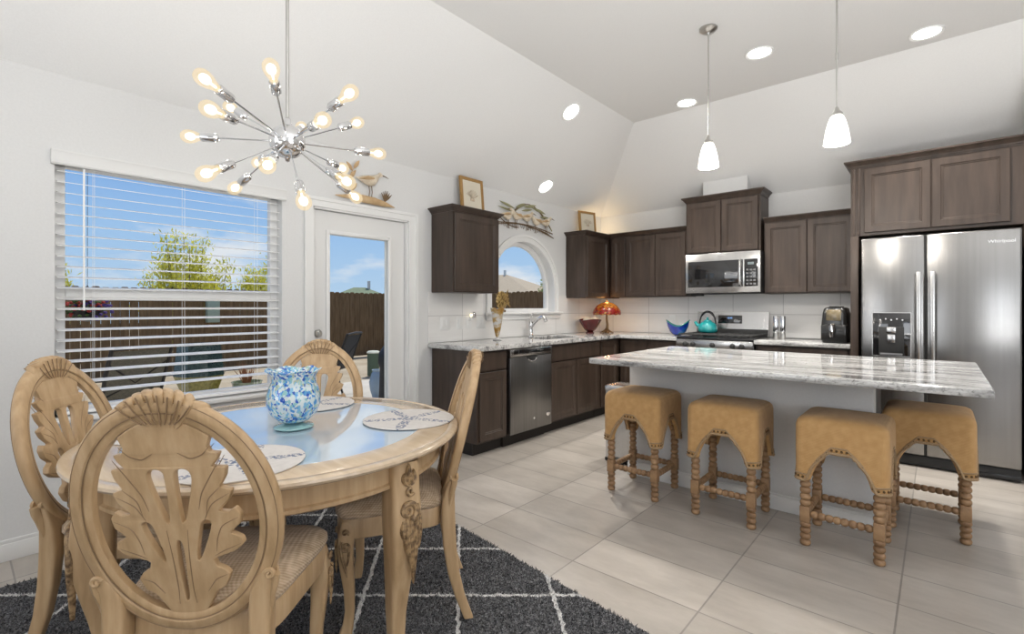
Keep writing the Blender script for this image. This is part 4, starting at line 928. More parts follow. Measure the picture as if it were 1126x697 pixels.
# ------------------------------------------------------------------ recessed ceiling lights
def make_can():
    t = thing('recessed_light', (0, 0, 0), 0, None, 'ceiling light', 'recessed ceiling lights')
    MB().lathe([(0.078, -0.001), (0.083, -0.004), (0.098, -0.010), (0.102, -0.006), (0.102, -0.0005)], 36, caps=False).build('trim_ring', WHITE, t, smooth=60)
    MB().lathe([(0, -0.006), (0.079, -0.005), (0.079, -0.0005), (0, -0.0005)], 36, caps=False).build('lens', LENS, t)
    return t
can = make_can(); first = True
tiltL = -math.atan(SL)
for x, y, slope, lab in ((2.393, 4.093, 0, 'round recessed ceiling light between the two pendants'), (1.612, 4.641, 0, 'round recessed light in the flat ceiling corner, left of the first pendant rod'),
                         (3.368, 4.576, 0, 'round recessed ceiling light right of both pendants'), (0.829, 3.84, 1, 'round recessed light high on the sloped ceiling left of the hip line'), (0.164, 4.324, 1, 'small recessed light low on the slope above the arched window')):
    o = can if first else copy_tree(can); first = False
    o['label'] = lab
    if slope: o.location = (x, y, 2.44 + SL * x); o.rotation_euler = (0, tiltL, 0)
    else: o.location = (x, y, ZC_)
    light('can_beam', 'AREA', (0, 0, -0.016), 3.0 if slope and x < 0.5 else 8, (1, 0.96, 0.90), size=0.13, parent=o, spread=radians(105))

# ------------------------------------------------------------------ window blind
bl = thing('window_blind', (0, 0, 0), 0, 'white horizontal slat blind hanging in the big window', 'blind')
by0, by1 = 0.372, 1.508
MB().prism([(0.0015, 1.972), (0.022, 1.972), (0.026, 1.980), (0.022, 1.992), (0.026, 2.030), (0.030, 2.040), (0.030, 2.048), (0.0015, 2.048)], 0.345, 1.54, lambda x, z, t: (x, t, z)).build('valance', DOORW, bl, smooth=20)
sl = MB(); zz = 1.95
while zz > 0.73:
    sl.box((-0.025, by0, -0.0014), (0.025, by1, 0.0014), M=Matrix.Translation((-0.036, 0, zz)) @ Matrix.Rotation(radians(11), 4, 'Y')); zz -= 0.0555
sl.build('slats', BLIND, bl, smooth=0)
MB().box((-0.058, by0, 0.672), (-0.014, by1, 0.690), 0.004).build('bottom_rail', BLIND, bl)
co = MB()
for y in (0.52, 0.94, 1.36):
    for x in (-0.059, -0.0095): co.tube([(x, y, 0.69), (x, y, 1.975)], 0.0009, 5)
co.build('ladder_cords', BLIND, bl)
MB().tube([(0.004, 0.475, 1.97), (0.005, 0.475, 1.6), (0.006, 0.475, 1.22)], 0.0045, 8).build('tilt_wand', BLIND, bl)

# ------------------------------------------------------------------ switch plates, outlets, night light
def plate(name, y, z, w, n, lab, kind):
    t = thing(name, (0.0085, y, z), 0, lab, 'wall plate', 'wall plates on the backsplash')
    MB().box((0, -w / 2, -0.058), (0.006, w / 2, 0.058), 0.0025).build('plate', WHITE, t)
    for k in range(n):
        yy = (k - (n - 1) / 2) * 0.046
        if kind == 's': MB().box((0.0062, yy - 0.015, -0.033), (0.0105, yy + 0.015, 0.033), 0.002).build('rocker', WHITE, t)
        else: MB().box((0.0062, yy - 0.016, 0.006), (0.0078, yy + 0.016, 0.036), 0.0007).box((0.0062, yy - 0.016, -0.036), (0.0078, yy + 0.016, -0.006), 0.0007).build('socket', WHITE, t)
plate('switch_plate', 2.995, 1.085, 0.118, 2, 'wide white switch plate leftmost under the wall cabinet', 's')
plate('switch_plate', 3.18, 1.085, 0.072, 1, 'narrow white switch plate, second from the left under the wall cabinet', 's')
plate('outlet_plate', 3.30, 1.085, 0.072, 1, 'white outlet plate below the chrome night light', 'o')
plate('switch_plate', 3.465, 1.085, 0.118, 2, 'wide white switch plate behind the amber vase', 's')
op = thing('outlet_plate', (0.995, YB - 0.0085, 1.08), 0, 'white outlet plate on the range wall behind the blue bowl', 'wall plate')
MB().box((-0.036, -0.006, -0.058), (0.036, 0, 0.058), 0.0025).build('plate', WHITE, op)
MB().box((-0.016, -0.0078, 0.006), (0.016, -0.0062, 0.036)).box((-0.016, -0.0078, -0.036), (0.016, -0.0062, -0.006)).build('socket', WHITE, op)
nl = thing('night_light', (0.017, 3.315, 1.12), 0, 'small chrome plug-in night light on the backsplash under the wall cabinet', 'night light')
MB().box((0.0005, -0.022, -0.012), (0.028, 0.022, 0.022), 0.006).build('plug_body', WHITE, nl)
MB().lathe([(0.014, -0.01), (0.02, 0.0), (0.02, 0.035), (0.012, 0.045), (0, 0.047)], 18, Matrix.Translation((0.03, 0.018, 0.022))).build('reflector', CHROME, nl)
MB().ball((0.02, -0.012, 0.038), (0.010, 0.010, 0.015), 12, 8).build('bulb', mat('warm_bulb', (1, .9, .7), 0.3, emit=(1.0, 0.80, 0.5), estr=3), nl)

# ------------------------------------------------------------------ decor on the cabinets and walls
def picture(loc, rz, w, h, lab):
    t = thing('picture_frame', loc, rz, lab, 'picture', 'framed shell pictures on the cabinets'); tilt = Matrix.Rotation(radians(-5), 4, 'X')
    fm = cut_mesh([[(-w / 2, 0), (w / 2, 0), (w / 2, h), (-w / 2, h)], [(-w / 2 + 0.03, 0.03), (w / 2 - 0.03, 0.03), (w / 2 - 0.03, h - 0.03), (-w / 2 + 0.03, h - 0.03)]], 0.011, 0.003)
    MB().add(fm, f=lambda x, z, d: tilt @ Vector((x, d, z + 0.002))).build('frame', GOLD, t, smooth=20)
    MB().box((-w / 2 + 0.028, -0.004, 0.03), (w / 2 - 0.028, 0.008, h - 0.028), M=tilt).build('print', mat('cream_paper', (0.72, 0.66, 0.54), 0.7), t)
    sh = MB()
    for k in range(9):
        a = radians(30 + 15 * k); sh.tube([tilt @ Vector((0 + 0.01 * cos(a), -0.0045, 0.42 * h + 0.01 * sin(a))), tilt @ Vector((w * 0.27 * cos(a), -0.0045, 0.42 * h + h * 0.26 * sin(a)))], [0.003, w * 0.034], 7, flat=0.15)
    sh.box((-w * 0.09, -0.006, 0.36 * h), (w * 0.09, -0.0042, 0.43 * h), 0.0008, M=tilt)
    sh.build('shell_drawing', nmat('shell_ink', (0.45, 0.32, 0.2), (0.66, 0.58, 0.47), 40, rough=0.8), t)
picture((0.10, 3.27, 2.1155), L90, 0.30, 0.345, 'gold framed shell picture on the single wall cabinet by the patio door')
picture((0.12, 5.26, 2.1405), L90 - 0.25, 0.28, 0.29, 'gold framed shell picture on the corner wall cabinet')
light('cabinet_top_glow', 'POINT', (0.09, 5.52, 2.22), 1.6, (1, 0.72, 0.38), shadow_soft_size=0.03)
vb = thing('vent_box', (1.69, YB - 0.25, 2.4545), 0, 'white painted vent chase box on top of the cabinet above the microwave', 'vent box')
MB().prism([(-0.02, 0.0), (0.222, 0.0), (0.006, 0.164), (-0.02, 0.164)], -0.23, 0.23, lambda y, z, t: (t, y, z)).build('chase', WALL, vb, smooth=0)

WOODL = nmat('driftwood', (0.42, 0.27, 0.14), (0.62, 0.45, 0.27), 12, (1, 1, 1), 0.65, c3=(0.54, 0.37, 0.2))
FEATH = nmat('bird_feather', (0.52, 0.42, 0.30), (0.78, 0.70, 0.57), 20, rough=0.7)
TWIG = mat('metal_brown', (0.16, 0.10, 0.05), 0.45, 0.4)
SAGE = mat('metal_sage', (0.30, 0.29, 0.16), 0.45, 0.3)
def bird(parent, y, z, s, x=0.03, face=1, name='bird'):
    def P(a, b_, c=0.0): return (x + c * s, y + face * a * s, z + b_ * s)
    body = MB().loft([[P(a, zc + r * sin(q) * 1.0, 0.55 * r * cos(q)) for q in [2 * pi * k / 12 for k in range(12)]] for a, zc, r in ((-0.62, 0.06, 0.01), (-0.5, 0.05, 0.05), (-0.3, 0.04, 0.14), (0.0, 0.02, 0.22), (0.22, 0.08, 0.21), (0.36, 0.20, 0.15), (0.42, 0.30, 0.11), (0.50, 0.36, 0.10), (0.58, 0.36, 0.06), (0.62, 0.35, 0.02))]).build(name, FEATH, parent, smooth=60)
    MB().tube([P(0.60, 0.35), P(0.75, 0.33), P(0.9, 0.28)], [0.03 * s, 0.02 * s, 0.006 * s], 6).build('beak', TWIG, body)
    for a in (-0.02, 0.1): MB().tube([P(a, -0.15), P(a + 0.03, -0.4), P(a, -0.62), P(a + 0.1, -0.64)], 0.017 * s, 5).build('leg', TWIG, body)
    MB().tube([P(0.15, 0.12, 0.10), P(-0.15, 0.10, 0.14), P(-0.5, 0.02, 0.07)], [0.05 * s, 0.10 * s, 0.01 * s], 8, flat=0.5).build('wing', WOODL, body)
    return body
wa = thing('bird_sculpture', (0.004, 0, 2.045), 0, 'carved shore bird on driftwood standing on the patio door casing', 'sculpture')
def leafblade(m, p0, p1, w, n=7):
    p0 = Vector(p0); p1 = Vector(p1); d = p1 - p0; side = Vector((0, -d.z, d.y)).normalized(); R_ = []
    for k in range(n):
        u = k / (n - 1); r = max(w * sin(pi * (0.06 + 0.9 * u)), 0.0006); c = p0 + d * u + Vector((0.004 * sin(pi * u), 0, 0))
        R_.append([c + side * r * cos(q) + Vector((0.0025 * sin(q), 0, 0)) for q in [2 * pi * j / 8 for j in range(8)]])
    m.loft(R_)
dw_ = MB().loft([[(0.028 + 0.020 * sin(q) * r, y, z + 0.030 * r * cos(q)) for q in [2 * pi * k / 12 for k in range(12)]] for y, z, r in ((1.90, 0.030, 0.12), (1.95, 0.032, 0.35), (2.03, 0.040, 0.7), (2.13, 0.040, 1.05), (2.24, 0.036, 1.0), (2.33, 0.028, 0.75), (2.39, 0.020, 0.35), (2.43, 0.014, 0.1))])
dw_.build('driftwood', WOODL, wa, smooth=60)
bird(wa, 2.19, 0.185, 0.20, 0.028)
lv = MB(); lv.tube([(0.028, 2.03, 0.05), (0.028, 2.0, 0.16), (0.028, 2.05, 0.26), (0.028, 2.07, 0.30)], 0.003, 6)
for p, q in (((0.028, 2.02, 0.12), (0.028, 1.95, 0.20)), ((0.028, 2.01, 0.17), (0.028, 2.07, 0.25)), ((0.028, 2.05, 0.26), (0.028, 2.10, 0.33)), ((0.028, 2.04, 0.24), (0.028, 1.99, 0.30)), ((0.028, 2.02, 0.08), (0.028, 2.08, 0.15))): leafblade(lv, p, q, 0.016)
lv.build('wooden_leaves', WOODL, wa, smooth=60)
gt = MB()
for k in range(6): leafblade(gt, (0.03, 2.33, 0.045), (0.03, 2.30 + 0.02 * k, 0.115 + 0.012 * (2.5 - abs(k - 2.5))), 0.007)
gt.build('grass_tuft', TWIG, wa, smooth=60)

ar = thing('shorebird_wall_art', (0.004, 0, 0), 0, 'metal wall art of wading birds under arching reeds above the arched window', 'wall art')
for k, (y, z) in enumerate(((3.84, 2.185), (3.99, 2.20), (4.16, 2.205), (4.33, 2.185), (4.50, 2.195))): bird(ar, y, z, 0.19, 0.026, -1 if k % 2 else 1)
def reed(pts, r=0.004, m=TWIG, nm='reed'): MB().tube(pts, r, 6).build(nm, m, ar)
def arcp(y0, z0, y1, z1, h, n=16): return [(0.02, y0 + (y1 - y0) * k / n, z0 + (z1 - z0) * k / n + h * sin(pi * k / n)) for k in range(n + 1)]
reed(arcp(3.82, 2.15, 4.60, 2.15, 0.215), 0.006); reed(arcp(3.86, 2.16, 4.36, 2.31, 0.10), 0.005, SAGE); reed(arcp(4.20, 2.34, 4.63, 2.12, 0.07), 0.006, SAGE)
reed(arcp(3.70, 2.11, 4.64, 2.09, 0.035), 0.006); reed(arcp(3.66, 2.085, 4.62, 2.05, 0.06), 0.005); reed(arcp(3.70, 2.18, 4.02, 2.09, -0.03), 0.005); reed(arcp(4.2, 2.11, 4.66, 2.04, 0.025), 0.005)
lf_ = MB()
for p, q, w in (((0.022, 3.96, 2.285), (0.022, 3.72, 2.330), 0.014), ((0.022, 3.93, 2.25), (0.022, 3.70, 2.275), 0.012), ((0.022, 3.98, 2.30), (0.022, 4.14, 2.365), 0.016), ((0.022, 4.13, 2.325), (0.022, 4.33, 2.372), 0.016), ((0.022, 4.30, 2.335), (0.022, 4.50, 2.30), 0.016), ((0.022, 4.40, 2.25), (0.022, 4.56, 2.265), 0.013), ((0.022, 4.08, 2.28), (0.022, 4.26, 2.315), 0.013)): leafblade(lf_, p, q, w)
lf_.build('metal_leaves', SAGE, ar, smooth=60)
gr = MB()
for k in range(26): y = 3.72 + 0.034 * k; gr.tube([(0.02, y, 2.12), (0.02, y + random.uniform(-.02, .02), 2.12 - random.uniform(.03, .06))], 0.0018, 4)
gr.build('grass_fringe', TWIG, ar)

# ------------------------------------------------------------------ things on the counters
CT = 0.9146
av = thing('amber_vase', (0.20, 3.50, CT), 0, 'tall clear glass vase with amber swirls on the counter left of the sink', 'vase')
AMB = nmat('amber_swirl_glass', (0.50, 0.27, 0.05), (0.86, 0.85, 0.82), 9, (1, 1, 1.6), 0.06, lo=0.40, hi=0.55, coat=0.6, c3=(0.66, 0.47, 0.20))
MATS['amber_swirl_glass'].node_tree.nodes['Principled BSDF'].inputs['Transmission Weight'].default_value = 0.45
MB().loft([wavy(r, z, a, 40, 4) for r, z, a in ((0.012, 0.03, 0), (0.02, 0.05, 0), (0.032, 0.10, 0), (0.043, 0.16, 0), (0.052, 0.22, 0.001), (0.062, 0.27, 0.004), (0.072, 0.305, 0.008), (0.069, 0.306, 0.008), (0.058, 0.27, 0.004), (0.048, 0.22, 0.001), (0.039, 0.16, 0), (0.028, 0.10, 0), (0.012, 0.055, 0))]).build('body', AMB, av, smooth=60)
MB().lathe([(0, 0), (0.042, 0), (0.044, 0.005), (0.03, 0.012), (0.014, 0.020), (0.012, 0.032), (0, 0.032)], 28, caps=False).build('foot', mat('clear_glass', (0.85, 0.86, 0.86), 0.05, trans=0.6), av)
ob = thing('gold_ornament', (0.026, 3.755, 1.1815), 0, 'mottled gold bird shaped ornament on the arched window sill', 'ornament')
GOLDM = nmat('mottled_gold', (0.13, 0.07, 0.02), (0.60, 0.42, 0.16), 55, rough=0.35, metal=0.5, lo=0.4, hi=0.6)
MB().ball((0, 0, 0.105), (0.018, 0.075, 0.085), 24, 14).build('body', GOLDM, ob)
MB().tube([(0, -0.05, 0.16), (0, -0.065, 0.19), (0, -0.055, 0.215), (0, -0.08, 0.225)], [0.02, 0.014, 0.016, 0.004], 10).build('head', GOLDM, ob)
tf = MB()
for k in range(5): leafblade(tf, (0, 0.05, 0.12), (0, 0.085 + 0.008 * k, 0.205 - 0.04 * k), 0.014)
ob.scale = (1.0, 1.15, 1.15); tf.build('tail', GOLDM, ob); MB().box((-0.02, -0.04, 0), (0.02, 0.04, 0.022), 0.006).build('base', TWIG, ob)

# stained glass lamp
lp = thing('stained_glass_lamp', (0.33, 5.36, CT), 0, 'small stained glass table lamp glowing orange in the counter corner', 'lamp')
BRZ = nmat('bronze_bark', (0.10, 0.06, 0.03), (0.30, 0.19, 0.09), 30, rough=0.45, metal=0.6)
def stained():
    m, t, b = principled('stained_glass'); N = t.nodes; L = t.links
    tc = N.new('ShaderNodeTexCoord'); vo = N.new('ShaderNodeTexVoronoi'); vo.inputs['Scale'].default_value = 34; ed = N.new('ShaderNodeTexVoronoi'); ed.feature = 'DISTANCE_TO_EDGE'; ed.inputs['Scale'].default_value = 34
    L.new(tc.outputs['Object'], vo.inputs['Vector']); L.new(tc.outputs['Object'], ed.inputs['Vector'])
    sp = N.new('ShaderNodeSeparateColor'); L.new(vo.outputs['Color'], sp.inputs[0]); sz = N.new('ShaderNodeSeparateXYZ'); L.new(tc.outputs['Object'], sz.inputs[0])
    g = N.new('ShaderNodeMapRange'); g.inputs[1].default_value = 0.20; g.inputs[2].default_value = 0.36; L.new(sz.outputs['Z'], g.inputs[0])
    ad = N.new('ShaderNodeMath'); ad.operation = 'MULTIPLY_ADD'; ad.inputs[1].default_value = 0.45; L.new(sp.outputs[0], ad.inputs[0])
    mm = N.new('ShaderNodeMath'); mm.operation = 'MULTIPLY'; mm.inputs[1].default_value = 0.6; L.new(g.outputs[0], mm.inputs[0]); L.new(mm.outputs[0], ad.inputs[2])
    cr = N.new('ShaderNodeValToRGB'); cr.color_ramp.interpolation = 'CONSTANT'
    for i, (p, c) in enumerate(((0, (0.05, 0.11, 0.02)), (0.12, (0.42, 0.20, 0.06)), (0.26, (0.26, 0.012, 0.008)), (0.52, (0.42, 0.07, 0.012)), (0.70, (0.55, 0.20, 0.03)))):
        el = cr.color_ramp.elements[i] if i < 2 else cr.color_ramp.elements.new(p); el.position = p; el.color = (*c, 1)
    L.new(ad.outputs[0], cr.inputs[0])
    st = N.new('ShaderNodeMath'); st.operation = 'GREATER_THAN'; st.inputs[1].default_value = 0.035; L.new(ed.outputs['Distance'], st.inputs[0])
    mx = N.new('ShaderNodeMix'); mx.data_type = 'RGBA'; L.new(st.outputs[0], mx.inputs[0]); mx.inputs[6].default_value = (0.02, 0.015, 0.01, 1); L.new(cr.outputs[0], mx.inputs[7])
    L.new(mx.outputs[2], b.inputs['Base Color']); L.new(mx.outputs[2], b.inputs['Emission Color']); b.inputs['Emission Strength'].default_value = 0.12; b.inputs['Roughness'].default_value = 0.25
    return m
MB().loft([wavy(r, z, a, 48, 12) for r, z, a in ((0.165, 0.225, 0.004), (0.172, 0.245, 0.002), (0.162, 0.285, 0), (0.125, 0.335, 0), (0.075, 0.368, 0), (0.025, 0.382, 0), (0.025, 0.379, 0), (0.073, 0.364, 0), (0.122, 0.331, 0), (0.158, 0.283, 0), (0.167, 0.245, 0.002), (0.160, 0.226, 0.004))], caps=False).build('lamp_shade', stained(), lp, smooth=60)
MB().lathe([(0.028, 0.380), (0.024, 0.390), (0.008, 0.397), (0.010, 0.41), (0.005, 0.42), (0, 0.421)], 16).build('finial', BRZ, lp)
MB().tube([(0, 0, 0.02), (0.004, 0.004, 0.10), (-0.004, 0, 0.18), (0, 0, 0.25), (0, 0, 0.385)], [0.024, 0.016, 0.013, 0.012, 0.006], 12).build('stem', BRZ, lp)
lr = MB().lathe([(0, 0), (0.03, 0), (0.028, 0.02), (0.02, 0.035), (0, 0.036)], 20, caps=False)
for k in range(7): a = 2 * pi * k / 7; lr.tube([(0, 0, 0.06), (0.025 * cos(a), 0.025 * sin(a), 0.03), (0.055 * cos(a), 0.055 * sin(a), 0.012), (0.085 * cos(a + .2), 0.085 * sin(a + .2), 0.006)], [0.012, 0.012, 0.009, 0.005], 8)
lr.build('root_base', BRZ, lp, smooth=60)
MB().ball((0, 0.03, 0.29), 0.02, 12, 8).build('bulb', BULB, lp)
light('lamp_glow', 'POINT', (-0.02, 0.04, 0.24), 1.3, (1, 0.62, 0.27), parent=lp, shadow_soft_size=0.03)
light('lamp_top_glow', 'POINT', (0, 0.0, 0.412), 0.8, (1, 0.5, 0.15), parent=lp, shadow_soft_size=0.02)
rb = thing('red_bowl', (0.20, 5.18, CT), 0, 'dark red footed bowl beside the stained glass lamp', 'bowl')
MB().loft([wavy(r, z, a, 40, 2) for r, z, a in ((0.055, 0.03, 0), (0.08, 0.06, 0), (0.11, 0.11, 0.002), (0.135, 0.165, 0.008), (0.131, 0.166, 0.008), (0.105, 0.112, 0.002), (0.075, 0.065, 0), (0.05, 0.04, 0))]).build('body', mat('oxblood_glaze', (0.10, 0.012, 0.012), 0.18, coat=0.5), rb, smooth=60)
MB().lathe([(0, 0), (0.05, 0), (0.052, 0.01), (0.035, 0.02), (0.05, 0.031), (0, 0.031)], 28, caps=False).build('foot', MATS['oxblood_glaze'], rb)
SHELLM = nmat('shell_cream', (0.62, 0.52, 0.36), (0.80, 0.74, 0.62), 30, rough=0.4)
for x, y, z, r, lab in ((-0.012, -0.058, 0.163, 0.042, 'cream round shell in the red bowl, nearest the sink'), (0.052, 0.022, 0.163, 0.042, 'cream round shell at the front of the red bowl'), (-0.045, 0.040, 0.163, 0.042, 'cream round shell in the red bowl, nearest the lamp')):
    o = MB().loft([[(r * sin(a) * (1 + 0.06 * cos(9 * q)) * cos(q), r * sin(a) * (1 + 0.06 * cos(9 * q)) * sin(q), -r * 0.85 * cos(a)) for q in [2 * pi * k / 36 for k in range(36)]] for a in [pi * (j + 0.05) / 12.1 for j in range(13)]]).build('shell', SHELLM)
    o.location = (0.20 + x, 5.18 + y, CT + z); o.rotation_euler = (random.uniform(-.5, .5), random.uniform(-.5, .5), random.uniform(0, 3)); tag(o, lab, 'shell', 'shells in the red bowl')

# blue wavy bowl on the left burner, kettle, shakers, air fryer
bb_ = thing('blue_glass_bowl', (1.195, 5.45, CT), 0, 'deep blue ruffled glass bowl on the counter just left of the range', 'bowl')
BLUEG = nmat('cobalt_glass', (0.005, 0.02, 0.30), (0.02, 0.30, 0.36), 9, rough=0.06, coat=0.7, lo=0.45, hi=0.7, c3=(0.008, 0.06, 0.45))
def ruff(r, z, a, n=60): return [((r + a * 0.25 * cos(2 * q)) * cos(q), (r + a * 0.25 * cos(2 * q)) * sin(q), z + a * cos(2 * q)) for q in [2 * pi * j / n for j in range(n)]]
MB().loft([ruff(*p) for p in ((0.03, 0.0, 0), (0.055, 0.006, 0), (0.085, 0.035, 0.004), (0.106, 0.075, 0.012), (0.115, 0.112, 0.028), (0.111, 0.114, 0.028), (0.101, 0.078, 0.012), (0.08, 0.04, 0.004), (0.05, 0.012, 0))]).build('body', BLUEG, bb_, smooth=60)
MB().tube([Vector(p) for p in ruff(0.1135, 0.1135, 0.028)], 0.0055, 8, closed=True).build('rim', mat('teal_glass', (0.01, 0.16, 0.15), 0.08, coat=0.6), bb_, smooth=60)
bb_.rotation_euler.z = 0.37; bb_.scale = (1.05, 1.05, 1.22)
kt = thing('tea_kettle', (1.505, 5.515, 0.9545), 0.1, 'turquoise enamel tea kettle with black arched handle on the range', 'kettle')
TURQ = nmat('turquoise_enamel', (0.0, 0.16, 0.17), (0.03, 0.36, 0.36), 14, rough=0.12, coat=0.6)
MB().lathe([(0, 0), (0.085, 0), (0.098, 0.010), (0.103, 0.035), (0.098, 0.070), (0.080, 0.100), (0.055, 0.118), (0.045, 0.122), (0, 0.122)], 40, caps=False).build('body', TURQ, kt, smooth=60)
MB().lathe([(0.046, 0.1225), (0.044, 0.130), (0.03, 0.138), (0.012, 0.141), (0.009, 0.150), (0.014, 0.158), (0.010, 0.167), (0, 0.169)], 28).build('lid', TURQ, kt, smooth=60)
MB().tube([(-0.08, 0, 0.06), (-0.115, 0, 0.085), (-0.135, 0, 0.118)], [0.026, 0.019, 0.015], 14).build('spout', TURQ, kt, smooth=60)
MB().tube([(0.085 * cos(a), 0, 0.095 + 0.135 * sin(a)) for a in [pi * k / 18 for k in range(19)]], [0.008] * 5 + [0.013] * 9 + [0.008] * 5, 10).build('handle', BLACK, kt, smooth=60)
for x, y, lab in ((2.190, 5.50, 'tall stainless grinder beside the range, left of the pair'), (2.252, 5.505, 'tall stainless grinder right of the pair, nearer the air fryer')):
    t = thing('pepper_grinder', (x, y, CT), 0, lab, 'grinder', 'stainless grinders by the range')
    MB().lathe([(0, 0.075), (0.026, 0.075), (0.027, 0.08), (0.027, 0.225), (0.025, 0.230), (0, 0.231)], 24, caps=False).build('body', CHROME, t)
    MB().lathe([(0, 0), (0.025, 0), (0.026, 0.004), (0.026, 0.060), (0.021, 0.066), (0.021, 0.0745), (0, 0.0745)], 24, caps=False).build('jar', BRUSHED, t)
af = thing('air_fryer', (2.735, 5.28, CT), -0.06, 'black air fryer with amber-toned panel and chrome handle on the counter beside the refrigerator', 'air fryer')
def rr_(hx, hy, z, p=0.45): return [(hx * math.copysign(abs(cos(a)) ** p, cos(a)), hy * math.copysign(abs(sin(a)) ** p, sin(a)), z) for a in [2 * pi * (k + .5) / 40 for k in range(40)]]
GUN = mat('gunmetal', (0.055, 0.055, 0.055), 0.22, 0.6)
MB().loft([rr_(0.098, 0.115, 0.0), rr_(0.104, 0.122, 0.012), rr_(0.105, 0.122, 0.03), rr_(0.105, 0.122, 0.17), rr_(0.098, 0.116, 0.26), rr_(0.088, 0.104, 0.305), rr_(0.074, 0.088, 0.318), rr_(0.04, 0.05, 0.322)]).build('body', GUN, af, smooth=60)
MB().box((-0.096, -0.133, 0.02), (0.096, -0.11, 0.165), 0.012).build('basket_drawer', GUN, af)
MB().tube([(-0.0, -0.142, 0.155), (0, -0.185, 0.15), (0, -0.19, 0.10), (0, -0.182, 0.06)], [0.024, 0.022, 0.019, 0.015], 12).build('handle', CHROME, af, smooth=60)
MB().box((-0.06, -0.136, 0.185), (0.06, -0.105, 0.292), 0.014, M=Matrix.Rotation(radians(-4), 4, 'X')).build('control_panel', nmat('amber_panel', (0.05, 0.04, 0.025), (0.28, 0.22, 0.12), 12, rough=0.2, coat=0.6), af)  # control panel mottled from dark brown to amber
vg = MB()
for k in range(5): vg.box((-0.05 + 0.022 * k, -0.04, 0.318), (-0.038 + 0.022 * k, 0.04, 0.330), 0.003)
vg.build('top_vent', BLACKM, af)

# ------------------------------------------------------------------ outdoors: ground, patio, fences, shrubs, neighbours
GZ = -0.12
struct('ground', MB().box((-40, -20, GZ - 0.2), (-0.16, 40, GZ - 0.02)).box((-0.16, YB + 0.16, GZ - 0.2), (14, 40, GZ - 0.02)), nmat('dry_ground', (0.30, 0.24, 0.16), (0.44, 0.37, 0.27), 1.5, rough=0.95))
struct('patio', MB().box((-4.6, -3, GZ - 0.1), (-0.15, 7.5, GZ), 0.01), nmat('patio_concrete', (0.42, 0.39, 0.34), (0.52, 0.48, 0.42), 3, rough=0.9))
FENCE = nmat('cedar_fence', (0.125, 0.075, 0.032), (0.23, 0.145, 0.070), 5, (4, 4, 0.5), 0.9, c3=(0.175, 0.108, 0.050))
def fence(p0, p1, lab, flip=1):
    p0 = Vector(p0); p1 = Vector(p1); d = p1 - p0; L_ = d.length; t = thing('wooden_fence', (p0.x, p0.y, GZ), math.atan2(d.y, d.x), lab, 'fence', 'backyard fences')
    m = MB(); x = 0.0; r = random.Random(5)
    while x < L_:
        w = 0.138; h = 1.74 + r.uniform(-.012, .012); g = r.uniform(0.002, 0.009)
        m.prism([(x, 0.02), (x + w, 0.02), (x + w, h - 0.03), (x + w - 0.03, h), (x + 0.03, h), (x, h - 0.03)], -0.009, 0.009, lambda a, z, q: (a, q, z)); x += w + g
    m.build('picket_boards', FENCE, t, smooth=0)
    q = MB()
    for z in (0.3, 0.95, 1.45): q.box((0, 0.0095 if flip > 0 else -0.05, z), (L_, 0.05 if flip > 0 else -0.0095, z + 0.085))
    q.build('rails', FENCE, t, smooth=0)
fence((-8.5, -4), (-8.5, 9.5), 'weathered cedar picket fence along the side yard behind the blinds and patio door', 1)
fence((-8.44, 9.52), (3, 9.52), 'weathered cedar picket fence across the back yard seen through the arched window', 1)

